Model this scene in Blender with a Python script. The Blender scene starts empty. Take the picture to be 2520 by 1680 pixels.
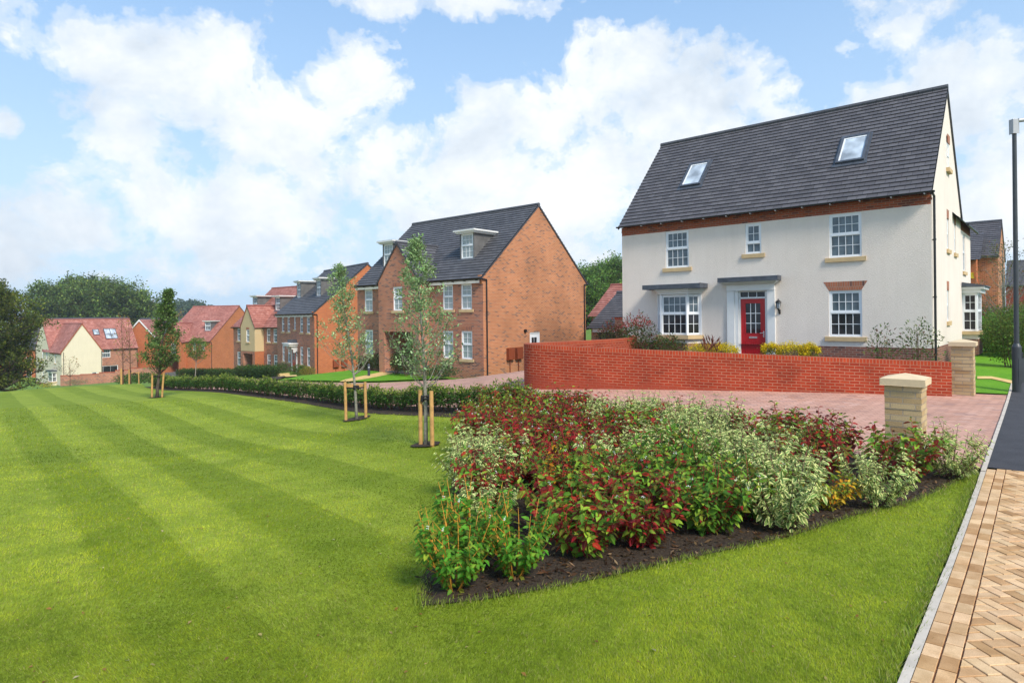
import bpy, bmesh, math, random
import numpy as np
from mathutils import Vector, Matrix
PI = math.pi
scene = bpy.context.scene
col = scene.collection
rnd = random.Random(7)

# ---------------------------------------------------------------- camera model (metres, camera 2.2 m above the paving)
F = 1550.0; TH = 0.0106; CT, ST = math.cos(TH), math.sin(TH); CH = 2.2
def uw(px, py):
    dx = px - 1260; dy = 776 - py
    return dx * CT + dy * ST, -dx * ST + dy * CT
def P(px, py, Y):
    u, w = uw(px, py)
    return Vector((u / F * Y, Y, CH + w / F * Y))
def proj(x, y, z):
    u = F * x / y; w = F * (z - CH) / y
    return 1260 + u * CT - w * ST, 776 - (w * CT + u * ST)

# ---------------------------------------------------------------- terrain
CP = np.array([
 (0, 3, .03), (0, 0, .05), (2.3, 3.7, 0), (6.6, 8.8, 0), (12, 15.2, .12), (3.5, 6, -.06), (-3, 4, -.02), (-6, 3, -.08), (6, 0, .06),
 (-1.7, 12.05, -.35), (-4.5, 18.1, -.77), (-15.3, 27, -1.2), (-8, 12, -.55), (-16, 18, -1.0), (-20, 28, -1.45), (-.3, 14.9, -.1), (-3.8, 19, -.5), (-7.1, 23, -.82),
 (-19, 35.4, -1.73), (-30.9, 38, -2.11), (-28.8, 42, -2.2), (-23.4, 42, -2.1), (-2, 8, -.16), (-.8, 5.3, -.06),
 (5.7, 9, -.07), (2.6, 17.1, .14), (.3, 18.2, .1), (-1.5, 33, -1.02), (-9.8, 40.3, -1.15), (-16.6, 53, -2.7), (-23, 61.7, -2.9),
 (-31.4, 71, -3.9), (-23, 64, -3.5), (-48, 100, -6.4), (-66.6, 93, -7.4), (-60, 110, -7.5), (-40, 55, -4.1), (-47, 60, -5.0), (-32, 58, -4.0),
 (13.1, 19.7, .45), (4.8, 27.1, .35), (10, 33, .2), (8, 38, -.7), (9, 47, -.05), (12, 70, .6), (15, 90, .5), (30, 41, .4), (45, 60, .6), (16, 22, .35),
 (0, -30, .4), (30, -20, .4), (-40, -10, -1.6), (-60, 30, -3.5), (-90, 60, -6), (-100, 200, -9), (0, 250, -6), (120, 200, 0), (-250, 350, -12), (200, 0, 0), (100, 400, -5), (-400, 100, -12), (-30, 150, -8)], float)
_c = 4.0
def _phi(d2): return np.sqrt(d2 + _c * _c)
_A = _phi(((CP[:, None, :2] - CP[None, :, :2]) ** 2).sum(-1))
_n = len(CP)
_M = np.zeros((_n + 1, _n + 1)); _M[:_n, :_n] = _A - np.eye(_n) * .15; _M[:_n, _n] = 1; _M[_n, :_n] = 1
_W = np.linalg.solve(_M, np.append(CP[:, 2], 0))
def hN(X, Y):
    X = np.asarray(X, float); Y = np.asarray(Y, float)
    r = np.full(X.shape, _W[_n])
    for i in range(_n): r = r + _W[i] * np.sqrt((X - CP[i, 0]) ** 2 + (Y - CP[i, 1]) ** 2 + _c * _c)
    return r
def h(x, y): return float(hN(x, y))
def G(px, py):
    u, w = uw(px, py)
    lo = 2.0; g = lambda Y: CH + w / F * Y - h(u / F * Y, Y)
    Y = 2.0
    while Y < 300 and g(Y) > 0: Y += .5 if Y < 60 else 2
    a, b = Y - (0.5 if Y <= 60 else 2), Y
    for _ in range(25):
        m = (a + b) / 2
        if g(m) > 0: a = m
        else: b = m
    return Vector((u / F * b, b, 0))
def on(x, y, dz=0): return Vector((x, y, h(x, y) + dz))

# ---------------------------------------------------------------- tagging
def tag(o, label=None, cat=None, group=None, kind=None):
    if label: o['label'] = label
    if cat: o['category'] = cat
    if group: o['group'] = group
    if kind: o['kind'] = kind
    return o
def empty(name, loc, rz=0, label=None, cat=None, group=None):
    o = bpy.data.objects.new(name, None); col.objects.link(o); o.location = loc; o.rotation_euler = (0, 0, rz)
    o.empty_display_size = .2
    return tag(o, label, cat, group)
def kids(o): return [c for c in bpy.data.objects if c.parent == o]
def copy_tree(o, kidmap, loc=None, rz=None, sc=None):
    c = o.copy(); col.objects.link(c)
    if loc is not None: c.location = loc
    if rz is not None: c.rotation_euler = (0, 0, rz)
    if sc is not None: c.scale = sc
    for ch in kidmap.get(o.name, []):
        k = ch.copy(); col.objects.link(k); k.parent = c
        for g in kidmap.get(ch.name, []):
            d = g.copy(); col.objects.link(d); d.parent = k
    return c
def kidmap_of(roots):
    m = {}
    for o in bpy.data.objects:
        if o.parent: m.setdefault(o.parent.name, []).append(o)
    return m

# ---------------------------------------------------------------- materials
M = {}
def nm(name):
    m = bpy.data.materials.new(name); m.use_nodes = True; nt = m.node_tree
    b = nt.nodes['Principled BSDF']; M[name] = m
    return m, nt, nt.nodes, nt.links, b
def rgb(c): return (c[0], c[1], c[2], 1)
def ramp(N, stops, interp='LINEAR'):
    r = N.new('ShaderNodeValToRGB'); r.color_ramp.interpolation = interp
    e = r.color_ramp.elements
    while len(e) < len(stops): e.new(.5)
    for i, (p, c) in enumerate(stops):
        e[i].position = p; e[i].color = rgb(c) if len(c) == 3 else c
    return r
def mixc(N, L, a, b, f, mode='MIX'):
    m = N.new('ShaderNodeMix'); m.data_type = 'RGBA'; m.blend_type = mode
    for s, v in ((m.inputs[6], a), (m.inputs[7], b), (m.inputs[0], f)):
        if hasattr(v, 'is_output') or isinstance(v, bpy.types.NodeSocket): L.new(v, s)
        elif isinstance(v, (int, float)): s.default_value = v
        else: s.default_value = rgb(v)
    return m.outputs[2]
def math_(N, L, op, a, b=0.0, c=None):
    m = N.new('ShaderNodeMath'); m.operation = op
    for i, v in enumerate((a, b) if c is None else (a, b, c)):
        if isinstance(v, bpy.types.NodeSocket): L.new(v, m.inputs[i])
        else: m.inputs[i].default_value = v
    return m.outputs[0]
def noise(N, L, vec, scale, detail=3, rough=.55):
    n = N.new('ShaderNodeTexNoise'); n.inputs['Scale'].default_value = scale; n.inputs['Detail'].default_value = detail
    n.inputs['Roughness'].default_value = rough
    if vec is not None: L.new(vec, n.inputs['Vector'])
    return n.outputs['Fac']
def obj_vec(N): return N.new('ShaderNodeTexCoord').outputs['Object']
def uv_vec(N): return N.new('ShaderNodeTexCoord').outputs['UV']
def simple(name, c, rough=.6, var=.12, scale=3.0, spec=.4, metal=0.0, bump=0.0, bscale=30):
    m, nt, N, L, b = nm(name)
    v = obj_vec(N)
    f = noise(N, L, v, scale, 4)
    r = ramp(N, [(.3, [x * (1 - var) for x in c]), (.7, [min(1, x * (1 + var)) for x in c])])
    L.new(f, r.inputs[0]); L.new(r.outputs[0], b.inputs['Base Color'])
    b.inputs['Roughness'].default_value = rough; b.inputs['Specular IOR Level'].default_value = spec
    b.inputs['Metallic'].default_value = metal
    if bump:
        bp = N.new('ShaderNodeBump'); bp.inputs['Strength'].default_value = bump; bp.inputs['Distance'].default_value = .01
        L.new(noise(N, L, v, bscale, 3), bp.inputs['Height']); L.new(bp.outputs[0], b.inputs['Normal'])
    return m
def brick(name, stops, mortar, bw=.225, bh=.075, ms=.010, rough=.85, offset=.5, weather=.25, rot=0, bumpd=.006, wscale=.6, stain=False):
    m, nt, N, L, b = nm(name)
    v = uv_vec(N)
    if rot:
        mp = N.new('ShaderNodeMapping'); mp.inputs['Rotation'].default_value = (0, 0, rot); L.new(v, mp.inputs[0]); v = mp.outputs[0]
    t = N.new('ShaderNodeTexBrick'); t.offset = offset; t.offset_frequency = 2; t.squash = 1
    t.inputs['Color1'].default_value = (0, 0, 0, 1); t.inputs['Color2'].default_value = (1, 1, 1, 1); t.inputs['Mortar'].default_value = (.5, .5, .5, 1)
    t.inputs['Scale'].default_value = 1; t.inputs['Mortar Size'].default_value = ms; t.inputs['Mortar Smooth'].default_value = .1
    t.inputs['Bias'].default_value = 0; t.inputs['Brick Width'].default_value = bw; t.inputs['Row Height'].default_value = bh
    L.new(v, t.inputs['Vector'])
    r = ramp(N, stops, 'LINEAR'); L.new(t.outputs['Color'], r.inputs[0])
    c = mixc(N, L, r.outputs[0], mortar, t.outputs['Fac'])
    w = noise(N, L, v, wscale, 5, .6)
    wr = ramp(N, [(.3, (1 - weather,) * 3), (.7, (1 + weather * .4,) * 3)]); L.new(w, wr.inputs[0])
    c = mixc(N, L, c, wr.outputs[0], 1.0, 'MULTIPLY')
    f2 = noise(N, L, v, 60, 2); fr = ramp(N, [(.3, (.86,) * 3), (.7, (1.1,) * 3)]); L.new(f2, fr.inputs[0])
    c = mixc(N, L, c, fr.outputs[0], 1.0, 'MULTIPLY')
    if stain:   # dull bloom on the lowest courses, as on the real wall
        sp = N.new('ShaderNodeSeparateXYZ'); L.new(v, sp.inputs[0]); q = math_(N, L, 'ADD', sp.outputs[1], math_(N, L, 'MULTIPLY', noise(N, L, v, 1.1, 5, .7), .7))
        sr = ramp(N, [(.0, (.75,) * 3), (.45, (.7,) * 3), (.52, (0,) * 3)]); L.new(math_(N, L, 'ADD', q, .95), sr.inputs[0])
        c = mixc(N, L, c, (.33, .060, .030), sr.outputs[0])
    L.new(c, b.inputs['Base Color']); b.inputs['Roughness'].default_value = rough; b.inputs['Specular IOR Level'].default_value = .25
    bp = N.new('ShaderNodeBump'); bp.inputs['Strength'].default_value = .7; bp.inputs['Distance'].default_value = bumpd
    L.new(math_(N, L, 'SUBTRACT', math_(N, L, 'MULTIPLY', f2, .3), t.outputs['Fac']), bp.inputs['Height']); L.new(bp.outputs[0], b.inputs['Normal'])
    return m

RB = [(0, (.42, .145, .08)), (.45, (.50, .175, .09)), (.74, (.44, .15, .085)), (.83, (.16, .075, .065)), (.93, (.17, .08, .07)), (1, (.54, .22, .12))]
brick('brick_mixed', RB, (.56, .38, .28))
brick('brick_orange', [(0, (.47, .115, .032)), (.5, (.55, .14, .038)), (.85, (.42, .10, .032)), (1, (.60, .18, .05))], (.54, .27, .15), weather=.15)
brick('brick_warm', [(0, (.45, .155, .06)), (.45, (.54, .20, .08)), (.80, (.50, .17, .07)), (.87, (.20, .095, .07)), (.95, (.20, .095, .07)), (1, (.56, .23, .10))], (.60, .36, .22))
brick('brick_red', [(0, (.34, .038, .012)), (.5, (.40, .045, .014)), (.85, (.30, .033, .012)), (1, (.44, .055, .016))], (.44, .17, .10), ms=.010, weather=.34, wscale=1.3, stain=True)
brick('brick_red_cap', [(0, (.38, .045, .014)), (1, (.48, .062, .018))], (.44, .17, .10), bw=.075, bh=.115, offset=0)
brick('brick_brown', [(0, (.24, .085, .06)), (.6, (.30, .11, .075)), (.8, (.14, .06, .055)), (1, (.34, .13, .085))], (.34, .26, .2), weather=.2)
brick('brick_soldier', RB, (.40, .26, .19), bw=.075, bh=.225, offset=.5)
brick('brick_band', [(0, (.36, .08, .035)), (.6, (.44, .1, .04)), (.85, (.16, .055, .045)), (1, (.46, .13, .06))], (.36, .2, .13))
brick('stone_block', [(0, (.50, .34, .17)), (.4, (.66, .49, .27)), (.8, (.50, .32, .15)), (1, (.74, .58, .37))], (.46, .36, .25), bw=.31, bh=.085, ms=.009, rough=.9, weather=.15, bumpd=.02)
brick('tile_grey', [(0, (.088, .087, .094)), (.5, (.108, .106, .114)), (1, (.13, .127, .136))], (.03, .03, .035), bw=.33, bh=.24, ms=.006, rough=.55, weather=.12, bumpd=.004)
brick('tile_slate', [(0, (.096, .090, .096)), (.5, (.118, .110, .117)), (1, (.140, .131, .138))], (.028, .027, .032), bw=.30, bh=.228, ms=.006, rough=.5, weather=.1, bumpd=.004)
brick('tile_red', [(0, (.38, .14, .105)), (.5, (.47, .185, .14)), (1, (.55, .25, .20))], (.18, .07, .055), bw=.30, bh=.24, ms=.006, rough=.6, weather=.3, bumpd=.004, wscale=.35)
brick('paving_red', [(0, (.52, .28, .20)), (.4, (.62, .36, .27)), (.75, (.56, .31, .23)), (.9, (.44, .26, .21)), (1, (.67, .41, .32))], (.34, .20, .15), bw=.22, bh=.15, ms=.007, rough=.85, weather=.22, rot=.12)

# render: sand coloured roughcast
def render_mat(name, c):
    m, nt, N, L, b = nm(name); v = obj_vec(N)
    r = ramp(N, [(.25, [x * .93 for x in c]), (.6, c), (.85, [x * 1.02 for x in c])]); L.new(noise(N, L, v, .7, 5, .65), r.inputs[0])
    f = noise(N, L, v, 45, 3, .6); r2 = ramp(N, [(.3, (.90,) * 3), (.7, (1.04,) * 3)]); L.new(f, r2.inputs[0])
    ms = N.new('ShaderNodeMapping'); ms.inputs['Scale'].default_value = (2.2, 2.2, .22); L.new(v, ms.inputs[0]); r3 = ramp(N, [(.32, (.965, .96, .95)), (.55, (1, 1, 1))]); L.new(noise(N, L, ms.outputs[0], 1.6, 6, .7), r3.inputs[0])
    L.new(mixc(N, L, mixc(N, L, r.outputs[0], r2.outputs[0], 1.0, 'MULTIPLY'), r3.outputs[0], 1.0, 'MULTIPLY'), b.inputs['Base Color'])
    b.inputs['Roughness'].default_value = .92; b.inputs['Specular IOR Level'].default_value = .15
    bp = N.new('ShaderNodeBump'); bp.inputs['Strength'].default_value = .9; bp.inputs['Distance'].default_value = .02
    mp = N.new('ShaderNodeMapping'); mp.inputs['Scale'].default_value = (1, 1, 2.2); L.new(v, mp.inputs[0])
    L.new(noise(N, L, mp.outputs[0], 22, 3, .6), bp.inputs['Height']); L.new(bp.outputs[0], b.inputs['Normal'])
render_mat('render_white', (.88, .775, .68)); render_mat('render_cream', (.82, .73, .54))
render_mat('render_buff', (.66, .50, .28))
simple('white_upvc', (.84, .85, .86), .35, .02)
simple('white_wood', (.80, .79, .76), .5, .03)
simple('stone_sill', (.60, .43, .23), .85, .10, 5, bump=.3)
simple('stone_cap', (.70, .54, .34), .85, .07, 5, bump=.25)
simple('lead', (.085, .095, .115), .5, .3, 4, metal=.2)
simple('black_plastic', (.012, .012, .013), .35, .1, spec=.5)
simple('red_paint', (.50, .003, .008), .35, .04, spec=.5)
simple('blue_paint', (.42, .55, .66), .4, .03)
simple('brown_plastic', (.24, .055, .02), .5, .05)
simple('chrome', (.6, .6, .6), .25, .02, metal=.9)
simple('cement_grey', (.13, .125, .12), .85, .25, 2.5)
simple('ridge_grey', (.075, .075, .085), .6, .15); simple('ridge_red', (.30, .10, .075), .6, .15)
simple('verge_brick', (.40, .12, .05), .85, .15)
simple('timber_stake', (.52, .29, .10), .8, .25, 8, bump=.4)
simple('rubber', (.012, .011, .012), .7, .1)
simple('bark_grey', (.24, .225, .18), .9, .45, 14, bump=.8, bscale=60)
simple('bark_dark', (.10, .075, .055), .9, .35, 8, bump=.8)
simple('twig_yellow', (.42, .30, .06), .7, .2); simple('stem_red', (.30, .02, .022), .6, .3, 12); simple('stem_orange', (.60, .26, .03), .6, .2, 12)
simple('stem_brown', (.14, .07, .045), .8, .3, 12)
simple('berry', (.80, .80, .74), .5, .03); simple('flower_yellow', (.82, .62, .01), .6, .12, 20)
simple('lamp_steel', (.045, .05, .055), .45, .15, spec=.5); simple('galvanised', (.42, .42, .43), .5, .1, metal=.3)
simple('alarm_yellow', (.75, .48, .02), .5, .03)
simple('bollard_grey', (.045, .052, .075), .45, .1)
simple('kerb_stone', (.54, .475, .395), .9, .12, 6, bump=.4)
simple('path_gold', (.66, .45, .17), .9, .15, 5, bump=.3)
simple('joint_sand', (.20, .085, .04), .95, .25, 14)
simple('fence_wood', (.2, .11, .06), .85, .2)
simple('car_red', (.5, .02, .02), .4, .05)

def glass_mat(name, dark, horiz=None, ior=1.5):
    m, nt, N, L, b = nm(name); v = uv_vec(N)
    if horiz is None:
        r = ramp(N, [(.35, [x * .6 for x in dark]), (.65, [x * 1.5 for x in dark])]); L.new(noise(N, L, v, 1.6, 2), r.inputs[0])
        L.new(r.outputs[0], b.inputs['Base Color'])
    else:   # venetian blind behind the glass: slats 5 cm apart
        sep = N.new('ShaderNodeSeparateXYZ'); L.new(v, sep.inputs[0])
        fr = math_(N, L, 'FRACT', math_(N, L, 'MULTIPLY', sep.outputs[1], 18.0))
        r = ramp(N, [(0, (.16, .19, .19)), (.25, horiz), (.8, horiz), (1, (.2, .23, .23))]); L.new(fr, r.inputs[0])
        L.new(r.outputs[0], b.inputs['Base Color'])
    b.inputs['Roughness'].default_value = .04; b.inputs['IOR'].default_value = ior; b.inputs['Specular IOR Level'].default_value = .5
glass_mat('glass_dark', (.022, .020, .022), None, 1.42); glass_mat('glass_sky', (.085, .115, .135), None, 1.6); glass_mat('glass_blind', (.03,) * 3, (.40, .45, .45))  # glass_sky carries the reflected sky in its bluish base colour
glass_mat('glass_roof', (.42, .47, .52)); glass_mat('glass_grey', (.22, .24, .28))

def leaf_mat(name, kind='plain', trans=.35, rough=.5):
    m, nt, N, L, b = nm(name)
    a = N.new('ShaderNodeAttribute'); a.attribute_name = 'col'; c = a.outputs['Color']
    if kind != 'plain':
        sep = N.new('ShaderNodeSeparateXYZ'); L.new(uv_vec(N), sep.inputs[0])
        d = math_(N, L, 'MULTIPLY', math_(N, L, 'ABSOLUTE', math_(N, L, 'SUBTRACT', sep.outputs[0], .5)), 2.0)
        nz = math_(N, L, 'MULTIPLY', math_(N, L, 'SUBTRACT', noise(N, L, obj_vec(N), 55, 2), .5), .55)
        d = math_(N, L, 'MAXIMUM', d, math_(N, L, 'SUBTRACT', math_(N, L, 'MULTIPLY', sep.outputs[1], 1.35), .75))
        d = math_(N, L, 'ADD', d, nz)
        if kind == 'varieg':
            r = ramp(N, [(.46, (0, 0, 0)), (.58, (1, 1, 1))]); L.new(d, r.inputs[0])
            c = mixc(N, L, c, (.88, .86, .36), r.outputs[0])
        else:
            r = ramp(N, [(.04, (1, 1, 1)), (.10, (0, 0, 0))]); L.new(d, r.inputs[0])
            c = mixc(N, L, c, (.42, .38, .12), math_(N, L, 'MULTIPLY', r.outputs[0], .35))
    L.new(c, b.inputs['Base Color']); b.inputs['Roughness'].default_value = rough; b.inputs['Specular IOR Level'].default_value = .12
    t = N.new('ShaderNodeBsdfTranslucent'); L.new(mixc(N, L, c, (1.0, .95, .4), .15, 'MIX'), t.inputs[0])
    mx = N.new('ShaderNodeMixShader'); mx.inputs[0].default_value = trans
    L.new(b.outputs[0], mx.inputs[1]); L.new(t.outputs[0], mx.inputs[2]); L.new(mx.outputs[0], N['Material Output'].inputs[0])
leaf_mat('leaf'); leaf_mat('leaf_rib', 'rib'); leaf_mat('leaf_varieg', 'varieg'); leaf_mat('grass_blade', trans=.3, rough=.8); M['grass_blade'].node_tree.nodes['Principled BSDF'].inputs['Specular IOR Level'].default_value = .08

STR = math.atan2(.76, -.65)
def grass_ground(name, stripes, ca, cb, k=1.0):
    m, nt, N, L, b = nm(name); v = obj_vec(N)
    n1 = noise(N, L, v, 1.3, 6, .65); r = ramp(N, [(.3, ca), (.7, cb)]); L.new(n1, r.inputs[0]); c = r.outputs[0]
    n2 = noise(N, L, v, 28, 4, .7); r2 = ramp(N, [(.3, (.68,) * 3), (.7, (1.3,) * 3)]); L.new(n2, r2.inputs[0])
    c = mixc(N, L, c, r2.outputs[0], 1.0, 'MULTIPLY')
    n3 = noise(N, L, v, 2.6, 3, .6); r3 = ramp(N, [(.62, (0, 0, 0)), (.78, (.5, .5, .5))]); L.new(n3, r3.inputs[0])
    c = mixc(N, L, c, (.22, .21, .05), r3.outputs[0])
    if stripes:   # light and dark of the mower's nap put into the colour: rows 0.84 m wide
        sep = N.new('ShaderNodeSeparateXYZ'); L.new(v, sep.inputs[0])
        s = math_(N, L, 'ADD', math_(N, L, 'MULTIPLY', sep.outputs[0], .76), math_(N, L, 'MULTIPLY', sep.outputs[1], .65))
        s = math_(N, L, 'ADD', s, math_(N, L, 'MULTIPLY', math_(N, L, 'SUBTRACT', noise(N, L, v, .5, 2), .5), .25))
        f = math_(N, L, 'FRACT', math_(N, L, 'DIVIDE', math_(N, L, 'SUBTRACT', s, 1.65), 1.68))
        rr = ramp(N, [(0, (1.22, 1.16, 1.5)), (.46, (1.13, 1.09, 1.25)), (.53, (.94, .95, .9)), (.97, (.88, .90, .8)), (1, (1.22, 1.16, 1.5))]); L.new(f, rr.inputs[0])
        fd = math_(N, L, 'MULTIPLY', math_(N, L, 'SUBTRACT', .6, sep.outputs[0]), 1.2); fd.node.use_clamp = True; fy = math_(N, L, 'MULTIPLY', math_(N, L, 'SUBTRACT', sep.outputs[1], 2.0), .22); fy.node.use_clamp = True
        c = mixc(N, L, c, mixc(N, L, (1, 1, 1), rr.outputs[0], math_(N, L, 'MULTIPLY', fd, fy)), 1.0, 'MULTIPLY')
    L.new(c, b.inputs['Base Color']); b.inputs['Roughness'].default_value = .8; b.inputs['Specular IOR Level'].default_value = .15
    bp = N.new('ShaderNodeBump'); bp.inputs['Strength'].default_value = .6; bp.inputs['Distance'].default_value = .03
    L.new(noise(N, L, v, 60, 3), bp.inputs['Height']); L.new(bp.outputs[0], b.inputs['Normal'])
LA, LB = (.165, .232, .014), (.245, .315, .028)
grass_ground('lawn_grass', True, LA, LB)
grass_ground('field_grass', False, (.11, .2, .03), (.17, .27, .045))
grass_ground('garden_grass', False, (.10, .27, .012), (.15, .34, .018))
def soil_mat():
    m, nt, N, L, b = nm('soil'); v = obj_vec(N)
    r = ramp(N, [(.3, (.025, .014, .008)), (.55, (.045, .028, .015)), (.75, (.11, .070, .036))]); L.new(noise(N, L, v, 18, 6, .75), r.inputs[0])
    L.new(r.outputs[0], b.inputs['Base Color']); b.inputs['Roughness'].default_value = .95
    bp = N.new('ShaderNodeBump'); bp.inputs['Strength'].default_value = 1; bp.inputs['Distance'].default_value = .04
    L.new(noise(N, L, v, 30, 4), bp.inputs['Height']); L.new(bp.outputs[0], b.inputs['Normal'])
soil_mat()
def asphalt_mat():
    m, nt, N, L, b = nm('asphalt'); v = obj_vec(N)
    r = ramp(N, [(.3, (.035, .034, .038)), (.7, (.055, .053, .058))]); L.new(noise(N, L, v, 3, 5, .6), r.inputs[0])
    f = noise(N, L, v, 160, 2, .5); r2 = ramp(N, [(.35, (.7,) * 3), (.75, (1.5,) * 3)]); L.new(f, r2.inputs[0])
    L.new(mixc(N, L, r.outputs[0], r2.outputs[0], 1.0, 'MULTIPLY'), b.inputs['Base Color']); b.inputs['Roughness'].default_value = .85
    bp = N.new('ShaderNodeBump'); bp.inputs['Strength'].default_value = .6; bp.inputs['Distance'].default_value = .006
    L.new(f, bp.inputs['Height']); L.new(bp.outputs[0], b.inputs['Normal'])
asphalt_mat()
def paver_mat():
    m, nt, N, L, b = nm('paver_buff'); a = N.new('ShaderNodeAttribute'); a.attribute_name = 'col'; v = obj_vec(N)
    r = ramp(N, [(.35, (.80, .74, .66)), (.62, (1.06, 1.06, 1.06))]); L.new(noise(N, L, v, 5, 4, .6), r.inputs[0])
    f = noise(N, L, v, 150, 2); r2 = ramp(N, [(.3, (.86,) * 3), (.7, (1.1,) * 3)]); L.new(f, r2.inputs[0])
    c = mixc(N, L, mixc(N, L, a.outputs['Color'], r.outputs[0], 1.0, 'MULTIPLY'), r2.outputs[0], 1.0, 'MULTIPLY')
    L.new(c, b.inputs['Base Color']); b.inputs['Roughness'].default_value = .85; b.inputs['Specular IOR Level'].default_value = .25
    bp = N.new('ShaderNodeBump'); bp.inputs['Strength'].default_value = .4; bp.inputs['Distance'].default_value = .004
    L.new(f, bp.inputs['Height']); L.new(bp.outputs[0], b.inputs['Normal'])
paver_mat()

# ---------------------------------------------------------------- mesh builder
class MB:
    def __init__(s): s.v = []; s.f = []; s.m = []; s.uv = []; s.mats = []
    def mi(s, m):
        if m not in s.mats: s.mats.append(m)
        return s.mats.index(m)
    def face(s, pts, m, uv=None):
        i = len(s.v); s.v += [tuple(p) for p in pts]; s.f.append(tuple(range(i, i + len(pts)))); s.m.append(s.mi(m))
        if uv is None:
            a = Vector(pts[1]) - Vector(pts[0]); b = Vector(pts[-1]) - Vector(pts[0]); n = a.cross(b)
            ax, ay, az = abs(n.x), abs(n.y), abs(n.z)
            if az >= ax and az >= ay: uv = [(p[0], p[1]) for p in pts]
            elif ax > ay: uv = [(p[1], p[2]) for p in pts]
            else: uv = [(p[0], p[2]) for p in pts]
        s.uv += list(uv)
    def boxf(s, fr, a0, a1, z0, z1, d0, d1, m):   # fr maps (along, height, depth) to xyz
        c = [fr(a, z, d) for d in (d0, d1) for z in (z0, z1) for a in (a0, a1)]
        for q in ((0, 1, 3, 2), (4, 5, 7, 6), (0, 1, 5, 4), (2, 3, 7, 6), (0, 2, 6, 4), (1, 3, 7, 5)): s.face([c[i] for i in q], m)
    def box(s, x0, x1, y0, y1, z0, z1, m): s.boxf(lambda a, z, d: (a, d, z), x0, x1, z0, z1, y0, y1, m)
    def tube(s, pts, rs, m, n=6, cap=True):
        pts = [Vector(p) for p in pts]
        if not hasattr(rs, '__len__'): rs = [rs] * len(pts)
        rings = []; L = 0; prev = None
        for i, p in enumerate(pts):
            d = (pts[min(i + 1, len(pts) - 1)] - pts[max(i - 1, 0)]).normalized()
            up = Vector((0, 0, 1)) if abs(d.z) < .9 else Vector((1, 0, 0))
            a = d.cross(up).normalized(); b = a.cross(d).normalized()
            if prev is not None:
                a = (prev - d * prev.dot(d)).normalized(); b = d.cross(a).normalized() * -1; b = a.cross(d).normalized()
            prev = a
            rings.append([p + (a * math.cos(2 * PI * k / n) + b * math.sin(2 * PI * k / n)) * rs[i] for k in range(n)])
        for i in range(len(rings) - 1):
            L2 = L + (pts[i + 1] - pts[i]).length
            for k in range(n):
                k2 = (k + 1) % n
                s.face([rings[i][k], rings[i][k2], rings[i + 1][k2], rings[i + 1][k]], m, [(k / n * .3, L), ((k + 1) / n * .3, L), ((k + 1) / n * .3, L2), (k / n * .3, L2)])
            L = L2
        if cap: s.face(rings[0][::-1], m); s.face(rings[-1], m)
    def lathe(s, prof, c, m, n=16):
        for i in range(len(prof) - 1):
            for k in range(n):
                a, b = 2 * PI * k / n, 2 * PI * (k + 1) / n
                (r0, z0), (r1, z1) = prof[i], prof[i + 1]
                q = [(c[0] + r * math.cos(t), c[1] + r * math.sin(t), c[2] + z) for r, t, z in ((r0, a, z0), (r0, b, z0), (r1, b, z1), (r1, a, z1))]
                if r0 < 1e-5: q = q[1:] if False else [q[0], q[2], q[3]]
                elif r1 < 1e-5: q = q[:3]
                s.face(q, m)
    def build(s, name, parent=None, smooth=False, bevel=0):
        me = bpy.data.meshes.new(name); me.from_pydata(s.v, [], s.f)
        for m in s.mats: me.materials.append(M[m])
        me.polygons.foreach_set('material_index', s.m)
        u = me.uv_layers.new(name='UVMap'); u.data.foreach_set('uv', np.array(s.uv, float).ravel())
        me.update()
        if smooth or bevel:
            bm = bmesh.new(); bm.from_mesh(me); bmesh.ops.remove_doubles(bm, verts=bm.verts, dist=1e-4)
            if bevel: bmesh.ops.bevel(bm, geom=[e for e in bm.edges if len(e.link_faces) == 2 and e.calc_face_angle(0) > .5], offset=bevel, segments=2, affect='EDGES', profile=.6)
            bmesh.ops.recalc_face_normals(bm, faces=bm.faces); bm.to_mesh(me); bm.free()
            if smooth: me.polygons.foreach_set('use_smooth', [True] * len(me.polygons)); 
        o = bpy.data.objects.new(name, me); col.objects.link(o)
        if parent: o.parent = parent
        return o

def np_mesh(name, V, quads=None, tris=None, uv=None, colr=None, mat='leaf', parent=None, smooth=False):
    me = bpy.data.meshes.new(name); V = np.asarray(V, np.float32)
    nq = 0 if quads is None else len(quads); nt_ = 0 if tris is None else len(tris)
    idx = np.concatenate([q.ravel() for q in (quads, tris) if q is not None]).astype(np.int32)
    me.vertices.add(len(V)); me.vertices.foreach_set('co', V.ravel()); me.loops.add(len(idx)); me.loops.foreach_set('vertex_index', idx)
    me.polygons.add(nq + nt_)
    st = np.concatenate([np.arange(nq) * 4, nq * 4 + np.arange(nt_) * 3]).astype(np.int32)
    me.polygons.foreach_set('loop_start', st)
    if uv is not None:
        l = me.uv_layers.new(name='UVMap'); l.data.foreach_set('uv', np.asarray(uv, np.float32)[idx].ravel())
    if colr is not None:
        a = me.attributes.new('col', 'FLOAT_COLOR', 'POINT'); c = np.ones((len(V), 4), np.float32); c[:, :3] = colr; a.data.foreach_set('color', c.ravel())
    me.materials.append(M[mat]); me.update(calc_edges=True); me.validate()
    o = bpy.data.objects.new(name, me); col.objects.link(o)
    if parent: o.parent = parent
    return o

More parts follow.
